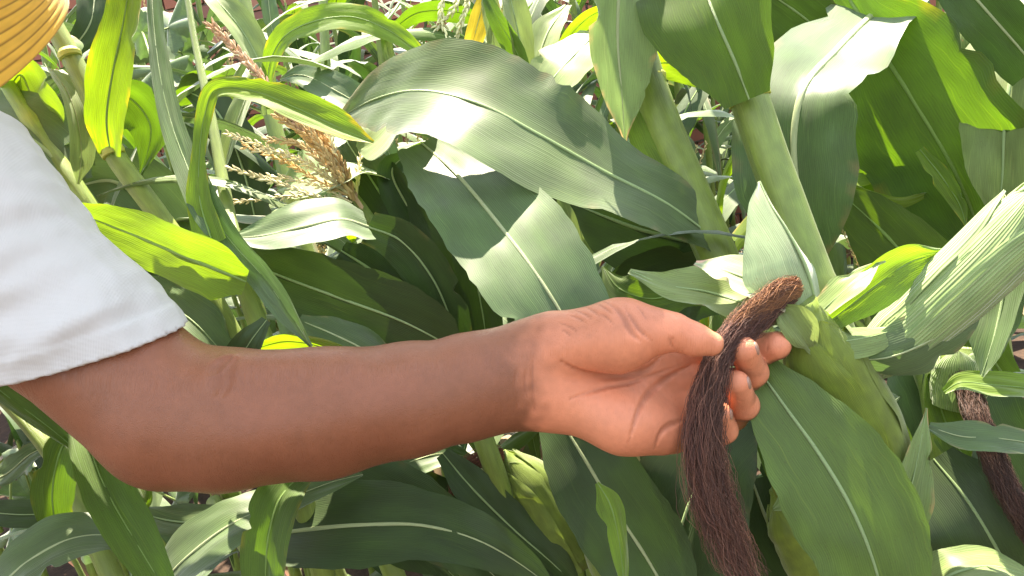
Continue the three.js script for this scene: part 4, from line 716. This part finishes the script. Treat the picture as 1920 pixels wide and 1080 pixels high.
leaf(P18, M.pale, [[1100, 480, 0.90, 24], [1085, 420, 0.89, 56], [1070, 360, 0.89, 60], [1050, 310, 0.9, 8]], { tilt: 20, fold: 0.3 });
leaf(P18, M.under, [[1185, 500, 0.86, 8], [1220, 470, 0.85, 18], [1250, 440, 0.85, 16], [1262, 430, 0.86, 3]], { tilt: -20, rib: false });
leaf(P18, M.deep, [[1130, 620, 0.84, 60], [1200, 560, 0.83, 150], [1290, 540, 0.83, 160], [1370, 560, 0.84, 60]], { tilt: -10 });

// ------------------------------------------------------------------ narrow blades, then unseen leaves added to shade the arm and sleeve
// narrower blades of the plants behind, between and under the big ones
{
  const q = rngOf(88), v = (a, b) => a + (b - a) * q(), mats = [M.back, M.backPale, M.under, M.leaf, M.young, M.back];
  for (const [p, x0, y0, d0, x1, y1, d1, n] of [[P6, 690, 405, 0.79, 920, 860, 0.76, 5], [P15, 470, 60, 1.1, 620, 640, 1.0, 9], [P16, 955, 0, 1.2, 1050, 640, 1.08, 11], [P17, 610, 100, 1.25, 640, 520, 1.2, 8], [P18, 1040, 300, 1.0, 1150, 700, 0.95, 7], [P14, 600, 800, 0.92, 740, 1080, 0.86, 6], [P12, 1010, 700, 0.86, 1170, 1080, 0.8, 5], [P13, 1420, 780, 0.84, 1540, 1080, 0.78, 4], [P8, 1800, 0, 0.95, 1850, 560, 0.9, 6], [P5, 18, 165, 0.82, 300, 620, 0.78, 4], [P11, -40, 700, 0.78, 130, 900, 0.74, 5]])
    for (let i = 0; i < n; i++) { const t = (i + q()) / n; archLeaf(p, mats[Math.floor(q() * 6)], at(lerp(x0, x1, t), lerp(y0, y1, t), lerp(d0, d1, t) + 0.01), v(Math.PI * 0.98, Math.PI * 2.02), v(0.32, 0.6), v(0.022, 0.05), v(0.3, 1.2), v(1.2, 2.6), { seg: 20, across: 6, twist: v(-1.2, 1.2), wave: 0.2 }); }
}
leaf(P2, M.leaf, [[1085, -440, 0.85, 40], [1095, -400, 0.70, 90], [1040, -375, 0.622, 98], [860, -375, 0.605, 104], [720, -372, 0.606, 116], [480, -366, 0.606, 120], [280, -366, 0.606, 116], [90, -366, 0.606, 100], [-60, -360, 0.61, 10]], { tilt: 128, level: true });  // added unseen leaf, blocks the sun from forearm and wrist
leaf(P2, M.leaf, [[1070, -520, 0.86, 40], [1060, -490, 0.66, 90], [990, -475, 0.575, 116], [750, -475, 0.55, 128], [400, -475, 0.548, 128], [50, -470, 0.55, 120], [-250, -460, 0.56, 80], [-400, -450, 0.58, 10]], { tilt: 128, level: true });  // added unseen leaf, keeps sun off the arm, hand and sleeve
leaf(P3, M.leaf, [[-30, -260, 0.78, 40], [-190, -400, 0.64, 90], [-140, -500, 0.53, 130], [80, -520, 0.49, 140], [300, -520, 0.48, 130], [520, -510, 0.48, 10]], { tilt: 128, level: true });  // added unseen leaf, shades the shoulder and shirt

// ------------------------------------------------------------------ broad-leaved vine behind the left stalks
{
  const vine = (label, list) => {
    const b = at(list[0][0], list[0][1], list[0][2]); const t = thing('squash_vine', label, 'vine', V3(b.x, 0, b.z));
    part(t, 'stem', tubeGeo([V3(b.x, 0, b.z), V3(b.x + 0.05, b.y * 0.5, b.z), b.clone()], [0.006, 0.005, 0.003], { radial: 8, seg: 20 }), M.stalk);
    for (const [px, py, d, r, turn, tilt] of list) {
      const p = at(px, py, d), pos = [p.x, p.y, p.z], uv = [0.5, 0.5], col = [1, 1, 1], idx = [], n = 60, rad = (r * d) / F, X = V3().copy(RIGHT).multiplyScalar(Math.cos(turn)).addScaledVector(CUP, Math.sin(turn)), Y0 = V3().copy(RIGHT).multiplyScalar(-Math.sin(turn)).addScaledVector(CUP, Math.cos(turn)), Y = Y0.multiplyScalar(Math.cos(tilt)).addScaledVector(BACK, -Math.sin(tilt)), Nn = V3().crossVectors(X, Y);
      for (let k = 1; k <= 5; k++) for (let i = 0; i < n; i++) {
        const a = (i / n) * 6.2832, rr0 = rad * (k / 5) * (0.78 + 0.16 * Math.cos(5 * a) + 0.035 * Math.cos(30 * a) * (k / 5)) * (Math.abs(a - Math.PI) < 0.25 ? 0.55 : 1), q = p.clone().addScaledVector(X, Math.cos(a) * rr0).addScaledVector(Y, Math.sin(a) * rr0).addScaledVector(Nn, 0.22 * rr0 * Math.cos(5 * a) * (k / 5) - 0.25 * rr0 * (k / 5));
        pos.push(q.x, q.y, q.z); uv.push(0.5 + 0.4 * Math.cos(a) * k / 5, 0.5 + 0.4 * Math.sin(a) * k / 5); const v = 1 + 0.25 * Math.pow(Math.abs(Math.cos(2.5 * a)), 24) + 0.08 * n3(q.x * 50, q.y * 50, q.z * 50); col.push(v, v, v);
      }
      for (let i = 0; i < n; i++) { idx.push(0, 1 + i, 1 + ((i + 1) % n)); for (let k = 0; k < 4; k++) { const a = 1 + k * n + i, c = 1 + k * n + ((i + 1) % n); idx.push(a, a + n, c, c, a + n, c + n); } }
      const leafMesh = part(t, 'leaf', geoFrom(pos, idx, uv, col), M.blue);
      part(leafMesh, 'petiole', tubeGeo([b, b.clone().lerp(p, 0.5).addScaledVector(UP, 0.02), p.clone().addScaledVector(Nn, -0.002)], [0.002, 0.0018, 0.0015], { radial: 6, seg: 10 }), M.stalk);
    }
  };
  vine('squash vine with rounded lobed grey-green leaves behind the left stalks', [[290, 130, 1.15, 72, 0.4, 0.5], [315, 50, 1.2, 70, 1.2, 0.6], [340, 100, 1.25, 60, 2.4, 0.4], [265, 60, 1.3, 55, 3.2, 0.5], [330, 230, 1.15, 60, 4, 0.6]]);
  vine('squash vine low at the far left edge under the upper arm', [[40, 850, 1.0, 60, 0.6, 0.7], [100, 900, 1.05, 50, 2, 0.6], [20, 1000, 0.95, 60, 1, 0.7], [160, 1040, 1.0, 60, 3, 0.8], [330, 940, 0.95, 40, 1.4, 0.6], [60, 930, 1.1, 60, 4, 0.6]]);
}
// ------------------------------------------------------------------ the rows behind
{
  const fq = rngOf(404), fr_ = (a, b) => a + (b - a) * fq();
  const proto = (seed) => {
    const q = rngOf(seed), v = (a, b) => a + (b - a) * q(), h = v(1.75, 2.15), t = thing('maize_plant', 'tall green maize plant in the crowded rows behind the front plants', 'maize plant', V3(0, 0, 0), 'maize plants crowded in the background');
    const top = V3(v(-0.1, 0.1), h, v(-0.1, 0.1)), P = [V3(0, 0, 0), V3(top.x * 0.2, h * 0.4, top.z * 0.2), V3(top.x * 0.55, h * 0.75, top.z * 0.55), top], c = new THREE.CatmullRomCurve3(P);
    part(t, 'stalk', tubeGeo(P, [0.014, 0.013, 0.010, 0.005], { radial: 8, seg: 40, nodes: [0.15, 0.3, 0.42, 0.54, 0.66, 0.78] }), M.stalk);
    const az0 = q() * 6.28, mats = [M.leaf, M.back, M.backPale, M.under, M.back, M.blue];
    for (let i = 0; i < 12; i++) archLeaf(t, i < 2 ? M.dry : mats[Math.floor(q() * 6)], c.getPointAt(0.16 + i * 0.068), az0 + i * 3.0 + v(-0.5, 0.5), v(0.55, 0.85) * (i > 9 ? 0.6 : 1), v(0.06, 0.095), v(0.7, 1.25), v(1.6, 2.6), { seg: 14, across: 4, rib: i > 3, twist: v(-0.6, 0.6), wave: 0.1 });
    const tas = new THREE.Group(); tas.name = 'tassel'; tas.position.copy(top); t.add(tas);
    for (let i = 0; i < 6; i++) { const a = i * 1.05, k = i ? 0.6 : 0.05, e = top.clone().add(V3(Math.cos(a) * 0.12 * k, 0.26 - 0.06 * k, Math.sin(a) * 0.12 * k)); part(tas, 'spike', spikeGeo([top.clone(), top.clone().lerp(e, 0.5).add(V3(0, 0.02, 0)), e], 0.0016, [0.5, 0.42, 0.2], 160, 1.4), M.tassel); }
    if (q() > 0.3) { /* ears are left to the plants in front */ }
    return t;
  };
  const protos = [proto(11), proto(23), proto(37), proto(52), proto(68)];
  const spots = [];
  for (let row = 0; row < 6; row++) for (let k = -8; k <= 8; k++) { const z = -1.7 - row * 0.5 + fr_(-0.14, 0.14), x = k * 0.29 + fr_(-0.09, 0.09) + (row % 2) * 0.15; if (Math.abs(x) < -z * 0.78 + 0.25) spots.push([x, z]); }
  const short = protos[2].clone(); short.name = numbered('young_maize_plant'); short.userData = { label: 'short young maize plant low in the shade between the front plants', category: 'maize plant', group: 'short maize plants in the shade' }; scene.add(short);
  [[-0.75, -1.2], [-0.5, -1.35], [-0.28, -1.15], [-0.05, -1.3], [0.16, -1.12], [0.36, -1.32], [0.58, -1.15], [0.8, -1.3], [-0.62, -0.95], [0.05, -1.0], [-0.2, -0.98], [0.45, -0.98], [0.28, -1.45], [-0.4, -1.5]].forEach(([x, z], i) => {
    let o = short; if (i) { o = short.clone(); o.name = numbered('young_maize_plant'); scene.add(o); }
    const s = fr_(0.48, 0.6); o.position.set(x, 0, z); o.rotation.y = fq() * 6.28; o.scale.set(s * 1.1, s, s * 1.1);
  });
  for (const [x, z] of [[-1.5, 0.9], [-0.9, 1.25], [-0.45, 1.0], [0.05, 1.35], [0.5, 1.05], [0.95, 1.2], [1.35, 0.8], [1.7, 0.2], [1.5, -0.5], [-1.9, 0.2], [0.3, 1.8], [-0.7, 1.9]]) spots.push([x, z]);  // unseen plants added round the camera to cut low skylight on the arm
  const told = { 3: 'background maize plant showing just left of the tan tassel', 4: 'background maize plant showing between the tan tassel and the long arching leaf', 14: 'background maize plant behind the upper tip of the tan tassel', 15: 'background maize plant under the high bright arching leaf', 6: 'nearest background maize plant in the dark gap between the two thick bare stalks', 7: 'background maize plant peeping out just above the husk blades of the held ear', 32: 'background maize plant peeping out left of the thick bare stalk in the middle' };
  spots.forEach(([x, z], i) => {
    const p = protos[i % 5]; let o = p;
    if (i >= 5) { o = p.clone(); o.name = numbered('maize_plant'); scene.add(o); }
    o.userData = z > -0.6 ? { label: 'unseen maize plant added on the side of the viewer to cut skylight', category: 'maize plant', group: 'unseen maize plants added around the viewer' } : { label: told[i] ?? 'tall green maize plant in the crowded rows behind the front plants', category: 'maize plant', group: 'maize plants crowded in the background' };
    o.position.set(x, 0, z); o.rotation.y = fq() * 6.28; const s = fr_(0.86, 1.06); o.scale.set(s, s, s);
  });
}
renderer.render(scene, camera);
